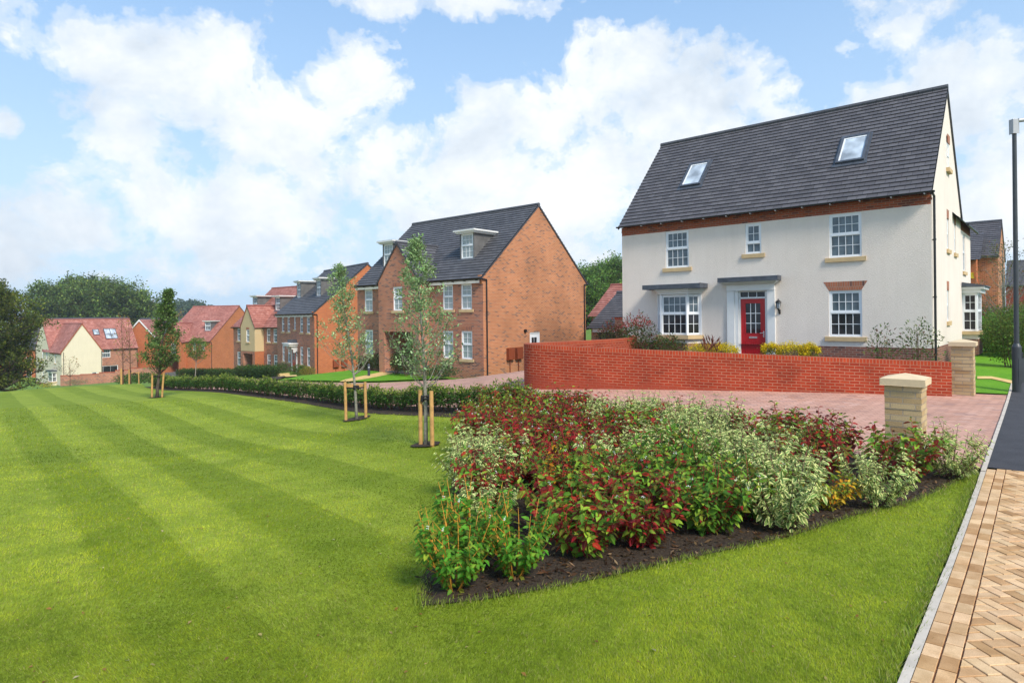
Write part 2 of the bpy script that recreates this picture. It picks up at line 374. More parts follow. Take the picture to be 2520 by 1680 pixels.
# ---------------------------------------------------------------- ground sheets
def grid_ground():
    def axis(lo, hi): 
        out = [0.0]; s = 1.0; x = 0
        while x < hi: x += s; s = min(s * 1.045, 40); out.append(x)
        neg = []; s = 1.0; x = 0
        while x > lo: x -= s; s = min(s * 1.045, 40); neg.append(x)
        return np.array(neg[::-1] + out)
    xs = axis(-900, 700); ys = axis(-80, 900)
    X, Y = np.meshgrid(xs, ys); Z = hN(X, Y) - .06
    dist = np.hypot(X, Y); far = np.clip((dist - 260) / 300, 0, 1); Z = Z * (1 - far) + far * (-9)
    V = np.stack([X.ravel(), Y.ravel(), Z.ravel()], 1); nx, ny = len(xs), len(ys)
    i = (np.arange(ny - 1)[:, None] * nx + np.arange(nx - 1)[None, :]).ravel()
    o = np_mesh('ground', V, quads=np.stack([i, i + 1, i + nx + 1, i + nx], 1), mat='field_grass')
    o.data.polygons.foreach_set('use_smooth', [True] * len(o.data.polygons)); tag(o, kind='structure')
grid_ground()
def sheet(name, pts, dz, mat, step=.8, kind='structure', label=None, cat=None, thick=0):
    bm = bmesh.new(); vs = [bm.verts.new((p[0], p[1], 0)) for p in pts]; f = bm.faces.new(vs)
    bmesh.ops.triangulate(bm, faces=bm.faces[:])
    xs = [p[0] for p in pts]; ys = [p[1] for p in pts]
    for ax, lo, hi in ((0, min(xs), max(xs)), (1, min(ys), max(ys))):
        t = math.floor(lo / step) * step + step
        while t < hi:
            co = Vector((t, 0, 0)) if ax == 0 else Vector((0, t, 0)); no = Vector((1, 0, 0)) if ax == 0 else Vector((0, 1, 0))
            bmesh.ops.bisect_plane(bm, geom=bm.verts[:] + bm.edges[:] + bm.faces[:], dist=1e-5, plane_co=co, plane_no=no); t += step
    bmesh.ops.triangulate(bm, faces=bm.faces[:])
    uvl = bm.loops.layers.uv.new('UVMap')
    for v in bm.verts: v.co.z = h(v.co.x, v.co.y) + dz
    if thick:
        ed = [e for e in bm.edges if e.is_boundary]; r = bmesh.ops.extrude_edge_only(bm, edges=ed)
        for v in [g for g in r['geom'] if isinstance(g, bmesh.types.BMVert)]: v.co.z -= thick
    for f in bm.faces:
        for l in f.loops: l[uvl].uv = (l.vert.co.x, l.vert.co.y)
    bmesh.ops.recalc_face_normals(bm, faces=bm.faces)
    me = bpy.data.meshes.new(name); bm.to_mesh(me); bm.free(); me.materials.append(M[mat])
    me.polygons.foreach_set('use_smooth', [not thick] * len(me.polygons))
    o = bpy.data.objects.new(name, me); col.objects.link(o); tag(o, label, cat, None, kind); return o

K0 = Vector((2.33, 3.73)); K1 = Vector((12.05, 15.25)); KD = (K1 - K0).normalized(); KN = Vector((KD.y, -KD.x))   # KN to the right of the kerb
def kp(t, s=0): p = K0 + KD * t + KN * s; return (p.x, p.y)
def gp(px, py): g = G(px, py); return (g.x, g.y)
tb = (Vector((6.62, 8.86)) - K0).dot(KD)     # along-kerb distance where bed and paths end
hedge_line = [(-.35, 14.75), (-2.0, 16.6), (-3.9, 18.95), (-7.1, 22.8), (-12.5, 28.6), (-19, 35.2), (-22, 38.6)]
bed = [gp(1036, 1494), gp(1191, 1479), gp(1339, 1452), gp(1494, 1422), gp(1642, 1388), gp(1811, 1351), gp(1946, 1322), gp(2100, 1272), gp(2256, 1234), kp(tb - .42, -.12), kp(tb, -.12), (5.4, 9.85), (3.4, 12.0), (1.4, 13.9), (-.2, 14.9), (-1.1, 14.6), (-1.05, 12.6), (-.98, 10.4), (-.86, 8.6), (-.70, 7.4), (-.72, 6.2), (-.80, 5.4)]
lawn = [kp(-22, -.07)] + [kp(t, -.07) for t in (-15, -8, -3, 0, 2, 4)] + [kp(tb - .3, -.07)] + [(5.3, 9.75), (3.3, 11.9), (1.3, 13.8), (-.25, 14.8)] + [(x - .35, y - .3) for x, y in hedge_line[1:]] + [(-26, 44), (-31, 46), (-45, 44), (-70, 38), (-70, -20)]
sheet('lawn', lawn, 0, 'lawn_grass', 1.0)
sheet('soil', bed, .016, 'soil', .5)
# red block drive from the pavement round to the far houses
drive = [kp(tb + .02, -.0)] + [(K1 + KD * t).to_tuple() for t in (0,)] + [(11.0, 15.6), (10.2, 15.3), (6, 16.45), (2.6, 17.3), (.7, 17.9), (.6, 19), (2.2, 21.5), (3.9, 24), (4.2, 28), (2.4, 34.5), (-.9, 32.9)] + \
        [gp(1190, 938), gp(1100, 936), gp(1000, 939), gp(935, 942), gp(850, 942), gp(765, 941), gp(690, 938), gp(655, 935), gp(600, 931), gp(520, 929), gp(440, 930)] + [(x + .1, y + .1) for x, y in hedge_line[::-1]] + [(1.5, 13.95), (3.5, 12.05), (5.5, 9.9)]
sheet('drive', drive, .004, 'paving_red', .8)
hs = [(x - .4, y - .35) for x, y in hedge_line] + [(x + .3, y + .25) for x, y in hedge_line[::-1]]
sheet('hedge_soil', hs, .010, 'soil', .6)
sheet('side_driveway', [(-.6, 32.6), (.7, 31.4), (2.6, 33.6), (5.5, 38), (3.8, 39)], .02, 'asphalt', .8)
sheet('garden_lawn', [gp(1185, 931), gp(1100, 932), gp(1000, 935), gp(935, 938), gp(848, 939), (-10.6, 40.2), (-6.6, 36.8), (-3.4, 34.1)], .02, 'garden_grass', .8)
sheet('front_lawn', [gp(690, 934), gp(765, 937), gp(845, 938), gp(872, 932), gp(905, 922), gp(900, 912), gp(850, 913), gp(788, 921), gp(752, 924)], .02, 'garden_grass', .8)
sheet('garden_path', [gp(835, 940), gp(862, 939), gp(905, 932), gp(965, 920), gp(968, 914), gp(948, 914), gp(900, 924), gp(850, 934)], .028, 'path_gold', .8)
sheet('entrance_path', [gp(680, 920), gp(712, 918), gp(732, 926), gp(704, 928)], .03, 'path_gold', .8)
sheet('flower_bed', [gp(635, 927), gp(660, 919), gp(682, 918), gp(702, 927), gp(688, 934), gp(645, 934)], .026, 'soil', .8)
# inside the curved wall: planting soil and grass
sheet('front_garden_soil', [(10.4, 15.5), (6, 16.6), (2.6, 17.45), (1.0, 18.2), (1.2, 19.2), (4.6, 24.6), (4.9, 27.0), (12.9, 20.0), (12.1, 18.2), (11.4, 17)], .03, 'soil', .8)
# right-hand side: grass verge, path and road surface
sheet('verge_lawn', [(11.25, 15.7), kp(15.2, -.02), kp(19, -.02), kp(30, -.02), kp(45, -.02), (28, 40), (20, 31), (14.2, 21.2), (12.2, 18)], .012, 'garden_grass', .8)
sheet('side_path', [gp(2405, 928), gp(2440, 928), gp(2490, 938), gp(2512, 941), gp(2512, 947), gp(2488, 945), gp(2440, 934), gp(2405, 934)], .03, 'path_gold', .8)
sheet('asphalt_path', [kp(tb + .02, -.01), kp(tb + 3, -.01), kp(15, -.01), kp(22, -.01), kp(45, -.01), kp(48, 5), kp(22, 5.5), kp(tb - .35, 5.5)], .02, 'asphalt', 1.0)
def kerb_strip():
    mb = MB(); t = -14.0
    while t < 44:
        L = .915 if t > tb - .8 else .6
        a, b = t + .006, t + L - .004; dz = .03 if t > tb - .5 else .022
        jit = rnd.uniform(-.004, .004)
        q = [(kp(x, s)) for x, s in ((a, -.042 + jit), (b, -.042 + jit), (b, .0), (a, .0))]
        z = [h(*p) + dz for p in q]
        top = [(p[0], p[1], zz) for p, zz in zip(q, z)]; bot = [(p[0], p[1], zz - .12) for p, zz in zip(q, z)]
        mb.face(top, 'kerb_stone')
        for i in range(4): j = (i + 1) % 4; mb.face([top[i], top[j], bot[j], bot[i]], 'kerb_stone')
        t += L
    o = mb.build('kerb', bevel=.006); tag(o, kind='structure')
kerb_strip()
def footpath():
    # two soldier courses then 45 degree herringbone, every block modelled
    blocks = []
    def blk(cx, cy, lx, ly, ang): blocks.append((cx, cy, lx, ly, ang))
    def inside(t, s): return -4 < t < tb + .1 and .10 < s < 3.6
    for row in (0, 1):
        t = -9 + (0 if row == 0 else .07)
        while t < tb - .1:
            blk(t + .1, .055 + row * .105, .190, .095, 0); t += .2
    w, l = .1, .2; a = PI / 4; ca, sa = math.cos(a), math.sin(a)
    for i in range(-110, 110):
        for j in range(-110, 110):
            bx = i * w + 4 * w * j; by = i * w
            for kind in (0, 1):
                if kind == 0: cx, cy, lx, ly = bx + w, by + w / 2, l, w
                else: cx, cy, lx, ly = bx + 2.5 * w, by, w, l
                t = cx * ca - cy * sa; s = cx * sa + cy * ca
                if inside(t, s): blocks.append((t, s, lx - .010, ly - .010, a))
    def clip(poly, f):       # keep the side where f >= 0
        out = []
        for i in range(len(poly)):
            p, q = poly[i - 1], poly[i]; a_, b_ = f(p), f(q)
            if (a_ >= 0) != (b_ >= 0): k = a_ / (a_ - b_); out.append((p[0] + (q[0] - p[0]) * k, p[1] + (q[1] - p[1]) * k))
            if b_ >= 0: out.append(q)
        return out
    V = []; Q = []; C = []
    for cx, cy, lx, ly, ang in blocks:
        c_, s_ = math.cos(ang), math.sin(ang); k = len(V)
        shade = rnd.random(); base = (.68, .455, .255) if shade > .35 else ((.60, .375, .195) if shade > .12 else (.48, .28, .13))
        kk = rnd.uniform(.90, 1.08); base = tuple(x * kk * rnd.uniform(.985, 1.015) for x in base); tz = rnd.uniform(-.002, .002)
        poly = [(cx + sx * lx / 2 * c_ - sy * ly / 2 * s_, cy + sx * lx / 2 * s_ + sy * ly / 2 * c_) for sx, sy in ((-1, -1), (1, -1), (1, 1), (-1, 1))]
        if ang: poly = clip(clip(poly, lambda p: p[1] - .217), lambda p: tb - .03 - p[0])
        if len(poly) < 3: continue
        mx = sum(p[0] for p in poly) / len(poly); my = sum(p[1] for p in poly) / len(poly); n = len(poly)
        for e, zz in ((1, -.02), (1, -.004), (.93, 0)):
            for p in poly:
                t, s = mx + (p[0] - mx) * e, my + (p[1] - my) * e; x, y = kp(t, s); V.append((x, y, h(x, y) + .022 + zz + tz)); C.append(base)
        for r in range(2):
            for q in range(n): Q.append((k + r * n + q, k + r * n + (q + 1) % n, k + r * n + n + (q + 1) % n, k + r * n + n + q))
        Q.append(tuple(range(k + 2 * n, k + 3 * n)))
    me = bpy.data.meshes.new('footpath'); me.from_pydata(V, [], Q); at = me.attributes.new('col', 'FLOAT_COLOR', 'POINT'); cc = np.ones((len(V), 4)); cc[:, :3] = C; at.data.foreach_set('color', cc.ravel()); me.materials.append(M['paver_buff'])
    o = bpy.data.objects.new('footpath', me); col.objects.link(o); tag(o, kind='structure')
    sheet('path_base', [kp(-9, .0), kp(tb - .05, .0), kp(tb - .1, 5), kp(-9, 5)], .010, 'joint_sand', .8)
footpath()

# ---------------------------------------------------------------- houses
def frF(y0=0.0): return lambda a, z, d: (a, y0 + d, z)          # front facing wall, depth goes back
def frR(x0=0.0): return lambda a, z, d: (x0 - d, a, z)          # wall facing right (local +x)
def frL(x0=0.0): return lambda a, z, d: (x0 + d, a, z)          # wall facing left
def frB(y0=0.0): return lambda a, z, d: (a, y0 - d, z)          # rear wall
def wall_panel(mb, fr, a0, a1, z0, z1, holes, m, rev=.12, bands=()):
    A = sorted({a0, a1} | {min(max(x, a0), a1) for hh in holes for x in hh[:2]})
    Z = sorted({z0, z1} | {min(max(x, z0), z1) for hh in holes for x in hh[2:4]} | {b for b in [q for w in bands for q in w[:2]] if z0 < b < z1})
    for i in range(len(A) - 1):
        for j in range(len(Z) - 1):
            ca, cz = (A[i] + A[i + 1]) / 2, (Z[j] + Z[j + 1]) / 2
            if any(q[0] < ca < q[1] and q[2] < cz < q[3] for q in holes): continue
            mm = m
            for w in bands:
                if w[0] < cz < w[1]: mm = w[2]
            mb.face([fr(A[i], Z[j], 0), fr(A[i + 1], Z[j], 0), fr(A[i + 1], Z[j + 1], 0), fr(A[i], Z[j + 1], 0)], mm, [(A[i], Z[j]), (A[i + 1], Z[j]), (A[i + 1], Z[j + 1]), (A[i], Z[j + 1])])
    for q in holes:
        r = q[4] if len(q) > 4 else rev
        for (p1, p2) in (((q[0], q[2]), (q[0], q[3])), ((q[1], q[2]), (q[1], q[3])), ((q[0], q[3]), (q[1], q[3])), ((q[0], q[2]), (q[1], q[2]))):
            mb.face([fr(*p1, 0), fr(*p2, 0), fr(*p2, r), fr(*p1, r)], m)
def gable_tri(mb, fr, a0, a1, z0, zr, m, ar=None):
    ar = (a0 + a1) / 2 if ar is None else ar
    mb.face([fr(a0, z0, 0), fr(a1, z0, 0), fr(ar, zr, 0)], m, [(a0, z0), (a1, z0), (ar, zr)])
def window(parent, fr, a0, a1, z0, z1, cols=2, rows=(2, 2), pane='glass_dark', pane2=None, sill='stone', lintel=None, split=.52, name='window', top_inset=True):
    """sash style window in an opening; rows = glazing rows of the upper and the lower light"""
    mb = MB(); d0, d1 = .03, .09; t = .055
    for (x0, x1, y0, y1) in ((a0, a0 + t, z0, z1), (a1 - t, a1, z0, z1), (a0 + t, a1 - t, z0, z0 + t + .01), (a0 + t, a1 - t, z1 - t, z1)): mb.boxf(fr, x0, x1, y0, y1, d0, d1, 'white_upvc')
    zm = z0 + (z1 - z0) * split; lights = []
    if len(rows) == 2:
        mb.boxf(fr, a0 + t, a1 - t, zm - .03, zm + .03, d0 - .004, d1, 'white_upvc')
        lights = [(a0 + t, a1 - t, zm + .03, z1 - t, rows[0], .045 if top_inset else .02), (a0 + t, a1 - t, z0 + t + .01, zm - .03, rows[1], .012)]
    else: lights = [(a0 + t, a1 - t, z0 + t + .01, z1 - t, rows[0], .03)]
    for (x0, x1, y0, y1, rr, ins) in lights:
        for (p0, p1, q0, q1) in ((x0, x0 + ins, y0, y1), (x1 - ins, x1, y0, y1), (x0 + ins, x1 - ins, y0, y0 + ins), (x0 + ins, x1 - ins, y1 - ins, y1)): mb.boxf(fr, p0, p1, q0, q1, d0 + .012, d1 - .01, 'white_upvc')
        u0, u1, v0, v1 = x0 + ins, x1 - ins, y0 + ins, y1 - ins
        for k in range(1, cols): c = u0 + (u1 - u0) * k / cols; mb.boxf(fr, c - .010, c + .010, v0, v1, d0 + .022, d0 + .04, 'white_upvc')
        for k in range(1, rr): c = v0 + (v1 - v0) * k / rr; mb.boxf(fr, u0, u1, c - .010, c + .010, d0 + .024, d0 + .042, 'white_upvc')
    w = mb.build(name, parent)
    for (x0, x1, y0, y1, rr, ins), pm in zip(lights, (pane, pane2 or pane)):
        g = MB(); ro = rnd.uniform(0, 9)
        g.face([fr(x0, y0, d0 + .045), fr(x1, y0, d0 + .045), fr(x1, y1, d0 + .045), fr(x0, y1, d0 + .045)], pm, [(x0 + ro, y0), (x1 + ro, y0), (x1 + ro, y1), (x0 + ro, y1)]); g.build('pane', w)
    if sill == 'stone':
        s = MB(); s.boxf(fr, a0 - .13, a1 + .13, z0 - .145, z0 - .003, -.06, .10, 'stone_sill'); s.build('sill', w, bevel=.008)
    if lintel:
        m, hh, fl = lintel; s = MB()
        q = [(a0 + .01, z1), (a1 - .01, z1), (a1 + fl, z1 + hh), (a0 - fl, z1 + hh)]
        for d in (-.004, .02): s.face([fr(a, z, d) for a, z in q], m, [(a, z) for a, z in q])
        for i in range(4): j = (i + 1) % 4; s.face([fr(*q[i], -.004), fr(*q[j], -.004), fr(*q[j], .02), fr(*q[i], .02)], m)
        s.build('lintel', w)
    return w
def slope(mb, E0, E1, R0, R1, tile, gauge=.24, lift=.036, u0=0):
    """one roof slope laid in real overlapping courses between eave E0-E1 and ridge R0-R1"""
    E0, E1, R0, R1 = map(Vector, (E0, E1, R0, R1)); L = ((R0 - E0).length); n = max(2, round(L / gauge))
    nrm = (E1 - E0).cross(R0 - E0).normalized()
    if nrm.z < 0: nrm = -nrm
    W = (E1 - E0).length
    for i in range(n):
        t0, t1 = i / n, min(1, (i + 1) / n + .08 / n)
        a, b = E0.lerp(R0, t0) + nrm * (lift + .006), E1.lerp(R1, t0) + nrm * (lift + .006); c, d = E1.lerp(R1, t1) + nrm * .006, E0.lerp(R0, t1) + nrm * .006
        v0, v1 = i * gauge, (i + 1) * gauge
        mb.face([a, b, c, d], tile, [(u0, v0), (u0 + W, v0), (u0 + W, v1), (u0, v1)])
        mb.face([a, b, b - nrm * lift, a - nrm * lift], tile, [(u0, v0 - .02), (u0 + W, v0 - .02), (u0 + W, v0 + .004), (u0, v0 + .004)])
    mb.face([E0, E1, R1, R0], 'black_plastic')
def ridge_cap(parent, a, b, m, r=.11, name='ridge_tiles'):
    a, b = Vector(a), Vector(b); L = (b - a).length; n = max(1, round(L / .45)); mb = MB()
    for i in range(n):
        p, q = a.lerp(b, i / n), a.lerp(b, (i + 1) / n - .012 / L); mb.tube([p, q], [r, r], m, 8)
    return mb.build(name, parent)
def pitched_roof(root, x0, x1, y0, y1, ez, rz, tile, rm, oe=.22, ov=.05, gauge=.24, yr=None, ev1=None):
    yr = (y0 + y1) / 2 if yr is None else yr
    sf = (rz - ez) / (yr - y0); sb = (rz - (ev1 if ev1 is not None else ez)) / (y1 - yr); eb = ev1 if ev1 is not None else ez
    mb = MB(); slope(mb, (x0 - ov, y0 - oe, ez - oe * sf), (x1 + ov, y0 - oe, ez - oe * sf), (x0 - ov, yr, rz), (x1 + ov, yr, rz), tile, gauge)
    slope(mb, (x1 + ov, y1 + oe, eb - oe * sb), (x0 - ov, y1 + oe, eb - oe * sb), (x1 + ov, yr, rz), (x0 - ov, yr, rz), tile, gauge)
    roof = mb.build('roof', root)
    ridge_cap(roof, (x0 - ov - .02, yr, rz + .01), (x1 + ov + .02, yr, rz + .01), rm)
    for x, s in ((x0, -1), (x1, 1)):      # verge undercloak on both gables
        v = MB()
        for (ya, za, yb, zb) in ((y0 - oe, ez - oe * sf, yr, rz), (yr, rz, y1 + oe, eb - oe * sb)):
            a0 = (x + s * .002, ya, za - .02); a1 = (x + s * (ov + .012), ya, za - .02); q = [a0, a1, (x + s * (ov + .012), yb, zb - .02), (x + s * .002, yb, zb - .02)]
            q2 = [(p[0], p[1], p[2] - .07) for p in q]
            for k in range(4): kk = (k + 1) % 4; v.face([q[k], q[kk], q2[kk], q2[k]], rm)
            v.face(q2, rm)
        v.build('verge', roof)
    return roof
def gutter(root, x0, x1, y, z, name='gutter', brackets=True, fascia=None):
    mb = MB(); n = 8; R = .058
    for k in range(n):
        a, b = PI + PI * k / n, PI + PI * (k + 1) / n
        mb.face([(x0, y + R * math.cos(a), z + R * math.sin(a)), (x1, y + R * math.cos(a), z + R * math.sin(a)), (x1, y + R * math.cos(b), z + R * math.sin(b)), (x0, y + R * math.cos(b), z + R * math.sin(b))], 'black_plastic')
    for x in (x0, x1): mb.face([(x, y + R * math.cos(PI + PI * k / n), z + R * math.sin(PI + PI * k / n)) for k in range(n + 1)], 'black_plastic')
    if brackets:
        x = x0 + .3
        while x < x1: mb.box(x - .015, x + .015, y - R - .006, y + .12, z - .085, z - .055, 'galvanised' if fascia == 'A' else 'black_plastic'); x += .9
    g = mb.build(name, root)
    if fascia == 'white':
        f = MB(); f.box(x0 + .1, x1 - .25, y + .14, y + .20, z - .20, z - .01, 'white_wood'); f.build('fascia', root)
    return g
def downpipe(root, p, z0, z1, off, name='downpipe'):
    """p on the wall, off = small vector away from the wall"""
    mb = MB(); x, y = p; ox, oy = off; q = (x + ox, y + oy)
    mb.tube([(q[0], q[1], z0), (q[0], q[1], z1)], .036, 'black_plastic', 8)
    z = z0 + .4
    while z < z1 - .2: mb.tube([(q[0], q[1], z), (q[0], q[1], z + .05)], .047, 'black_plastic', 8); mb.tube([(x, y, z + .02), (q[0], q[1], z + .02)], .014, 'black_plastic', 5); z += 1.8
    return mb.build(name, root)
def dormer(root, x0, x1, yf, zb, zt, sl, ez, pane='glass_blind'):
    """flat roofed dormer: window front at yf standing on the slope z = ez + y*sl"""
    yb = (zt - ez) / sl
    mb = MB(); sill_z = ez + yf * sl
    for x in (x0, x1):
        s = -1 if x == x0 else 1
        p = [(x, yf, sill_z - .02), (x, yf, zt), (x, yb, zt)]; q = [(a - s * .08, b, c) for a, b, c in p]
        mb.face(p, 'cement_grey'); mb.face(q, 'cement_grey'); mb.face([p[0], p[1], q[1], q[0]], 'cement_grey')
    d = mb.build('dormer', root)
    c = MB(); c.box(x0 - .14, x1 + .14, yf - .16, yb + .1, zt, zt + .055, 'white_wood'); c.box(x0 - .20, x1 + .20, yf - .22, yb + .1, zt + .055, zt + .11, 'white_wood'); c.box(x0 - .27, x1 + .27, yf - .29, yb + .1, zt + .11, zt + .19, 'white_wood')
    c.box(x0 - .25, x1 + .25, yf - .27, yb + .1, zt + .19, zt + .205, 'lead'); c.build('cornice', d)
    f = MB(); f.box(x0 + .08, x1 - .08, yf + .10, yf + .14, sill_z - .1, zt, 'glass_grey')
    f.face([(x0 - .12, yf - .16, sill_z - .16 * sl + .045), (x1 + .12, yf - .16, sill_z - .16 * sl + .045), (x1 + .12, yf + .02, sill_z + .055), (x0 - .12, yf + .02, sill_z + .055)], 'lead')
    f.build('flashing', d)
    w = window(d, frF(yf), x0 + .08, x1 - .08, sill_z + .06, zt, 3, (2, 2), pane, sill=None, name='dormer_window')
    # keep to three levels: the panes of a dormer window hang directly on the dormer
    for k in kids(w): k.parent = d
    return d
def cross_gable(root, x0, x1, yf, ez, apex, ysl, base_ez, sl, wall, tile, rm, holes=(), z0=0, name='gable_bay', ov=.06, tri_mat=None, ar=None):
    """projecting gable wing in front of the main wall; its roof runs back into the main slope"""
    xm = (x0 + x1) / 2; yend = (apex - base_ez) / sl
    mb = MB(); wall_panel(mb, frF(yf), x0, x1, z0, ez, holes, wall)
    gable_tri(mb, frF(yf), x0, x1, ez, apex, tri_mat or wall)
    wall_panel(mb, frL(x0), yf, ysl, z0, ez, (), wall); wall_panel(mb, frR(x1), yf, ysl, z0, ez, (), wall)
    b = mb.build(name, root)
    r = MB(); s = (apex - ez) / (xm - x0); oe = .16; yo = .06
    slope(r, (x0 - oe, yend, ez - oe * s), (x0 - oe, yf - yo, ez - oe * s), (xm, yend, apex), (xm, yf - yo, apex), tile)
    slope(r, (x1 + oe, yf - yo, ez - oe * s), (x1 + oe, yend, ez - oe * s), (xm, yf - yo, apex), (xm, yend, apex), tile)
    for sgn, xe in ((-1, x0 - oe), (1, x1 + oe)):
        q = [(xe, yf - yo - .012, ez - oe * s - .0), (xm, yf - yo - .012, apex - .0), (xm, yf - yo - .012, apex - .10), (xe, yf - yo - .012, ez - oe * s - .10)]
        r.face(q, rm); r.face([q[2], q[3], (xe, yf - .001, ez - oe * s - .10), (xm, yf - .001, apex - .10)], rm)
    rr = r.build('gable_roof', root)
    ridge_cap(rr, (xm, yf - yo - .03, apex + .01), (xm, yend - .0, apex + .01), rm)
    return b
def house_root(c, r, label, name='house', cat='house', group=None):
    return empty(name, c, math.atan2(r[1], r[0]), label, cat, group)
def front_dirs(vl): n = math.hypot(vl, F); return (-vl / n, -F / n), (F / n, -vl / n)
W_S = .82
def meter_box(root, y, z0, pipe_z):
    mb = MB(); mb.box(.002, .19, y, y + .5, z0, z0 + .64, 'brown_plastic'); o = mb.build('meter_box', root, bevel=.02)
    p = MB(); p.tube([(.05, y + .25, z0), (.05, y + .25, pipe_z)], .022, 'brown_plastic', 6); p.build('conduit', o)
def coach_lamp(root, x, y, z, name='wall_lamp'):
    mb = MB(); mb.tube([(x, y, z - .33), (x, y - .06, z - .34), (x, y - .15, z - .28), (x, y - .15, z - .22)], .022, 'black_plastic', 8); mb.box(x - .035, x + .035, y - .02, y, z - .40, z - .24, 'black_plastic')
    mb.lathe([(0, -.24), (.04, -.24), (.05, -.20)], (x, y - .15, z), 'black_plastic', 6)
    for k in range(6): a = PI / 3 * k; mb.tube([(x + .05 * math.cos(a), y - .15 + .05 * math.sin(a), z - .2), (x + .085 * math.cos(a), y - .15 + .085 * math.sin(a), z)], .006, 'black_plastic', 4)
    mb.lathe([(.12, 0), (.10, .03), (.05, .09), (.015, .10), (.018, .13), (0, .16)], (x, y - .15, z), 'black_plastic', 12); mb.lathe([(0, 0), (.12, 0)], (x, y - .15, z), 'black_plastic', 12)
    o = mb.build(name, root); g = MB(); g.lathe([(.047, -.2), (.08, 0)], (x, y - .15, z), 'glass_roof', 6); g.build('lantern_glass', o)
def door_part(root, fr, a0, a1, z0, z1, paint, cols=3, rows=3, gz=(.42, .92), handle_right=True, letter=True):
    mb = MB(); W = a1 - a0; Hh = z1 - z0; g0, g1 = z0 + Hh * gz[0], z0 + Hh * gz[1]; u0, u1 = a0 + W * .2, a1 - W * .2
    for q in ((a0, u0, z0, z1), (u1, a1, z0, z1), (u0, u1, z0, g0), (u0, u1, g1, z1)): mb.boxf(fr, *q, .06, .10, paint)
    if cols:
        for q in ((u0 - .03, u0, g0 - .03, g1 + .03), (u1, u1 + .03, g0 - .03, g1 + .03), (u0, u1, g0 - .03, g0), (u0, u1, g1, g1 + .03)): mb.boxf(fr, *q, .052, .061, paint)
        for p in (0, 1):
            p0 = a0 + W * (.2 + .32 * p); p1 = p0 + W * .28; b0, b1 = z0 + Hh * .08, g0 - .28
            for q in ((p0, p0 + .018, b0, b1), (p1 - .018, p1, b0, b1), (p0, p1, b0, b0 + .018), (p0, p1, b1 - .018, b1)): mb.boxf(fr, *q, .053, .061, paint)
    d = mb.build('door', root)
    if cols:
        g = MB(); g.boxf(fr, u0, u1, g0, g1, .075, .085, 'glass_dark'); g.build('door_glass', d)
        b = MB()
        for k in range(1, cols): c = u0 + (u1 - u0) * k / cols; b.boxf(fr, c - .011, c + .011, g0, g1, .063, .074, 'white_upvc')
        for k in range(1, rows): c = g0 + (g1 - g0) * k / rows; b.boxf(fr, u0, u1, c - .011, c + .011, .0625, .0735, 'white_upvc')
        b.build('glazing_bars', d)
    if letter:
        l = MB(); c = (a0 + a1) / 2; l.boxf(fr, c - .15, c + .15, g0 - .19, g0 - .12, .045, .060, 'chrome'); l.build('letter_plate', d)
        k = MB(); x = a1 - .07; k.boxf(fr, x - .02, x + .02, g0 - .15, g0 + .08, .045, .060, 'chrome'); k.boxf(fr, x - .14, x, g0 + .0, g0 + .025, .015, .035, 'chrome'); k.boxf(fr, x - .02, x, g0, g0 + .025, .035, .045, 'chrome'); k.build('handle', d)
    return d

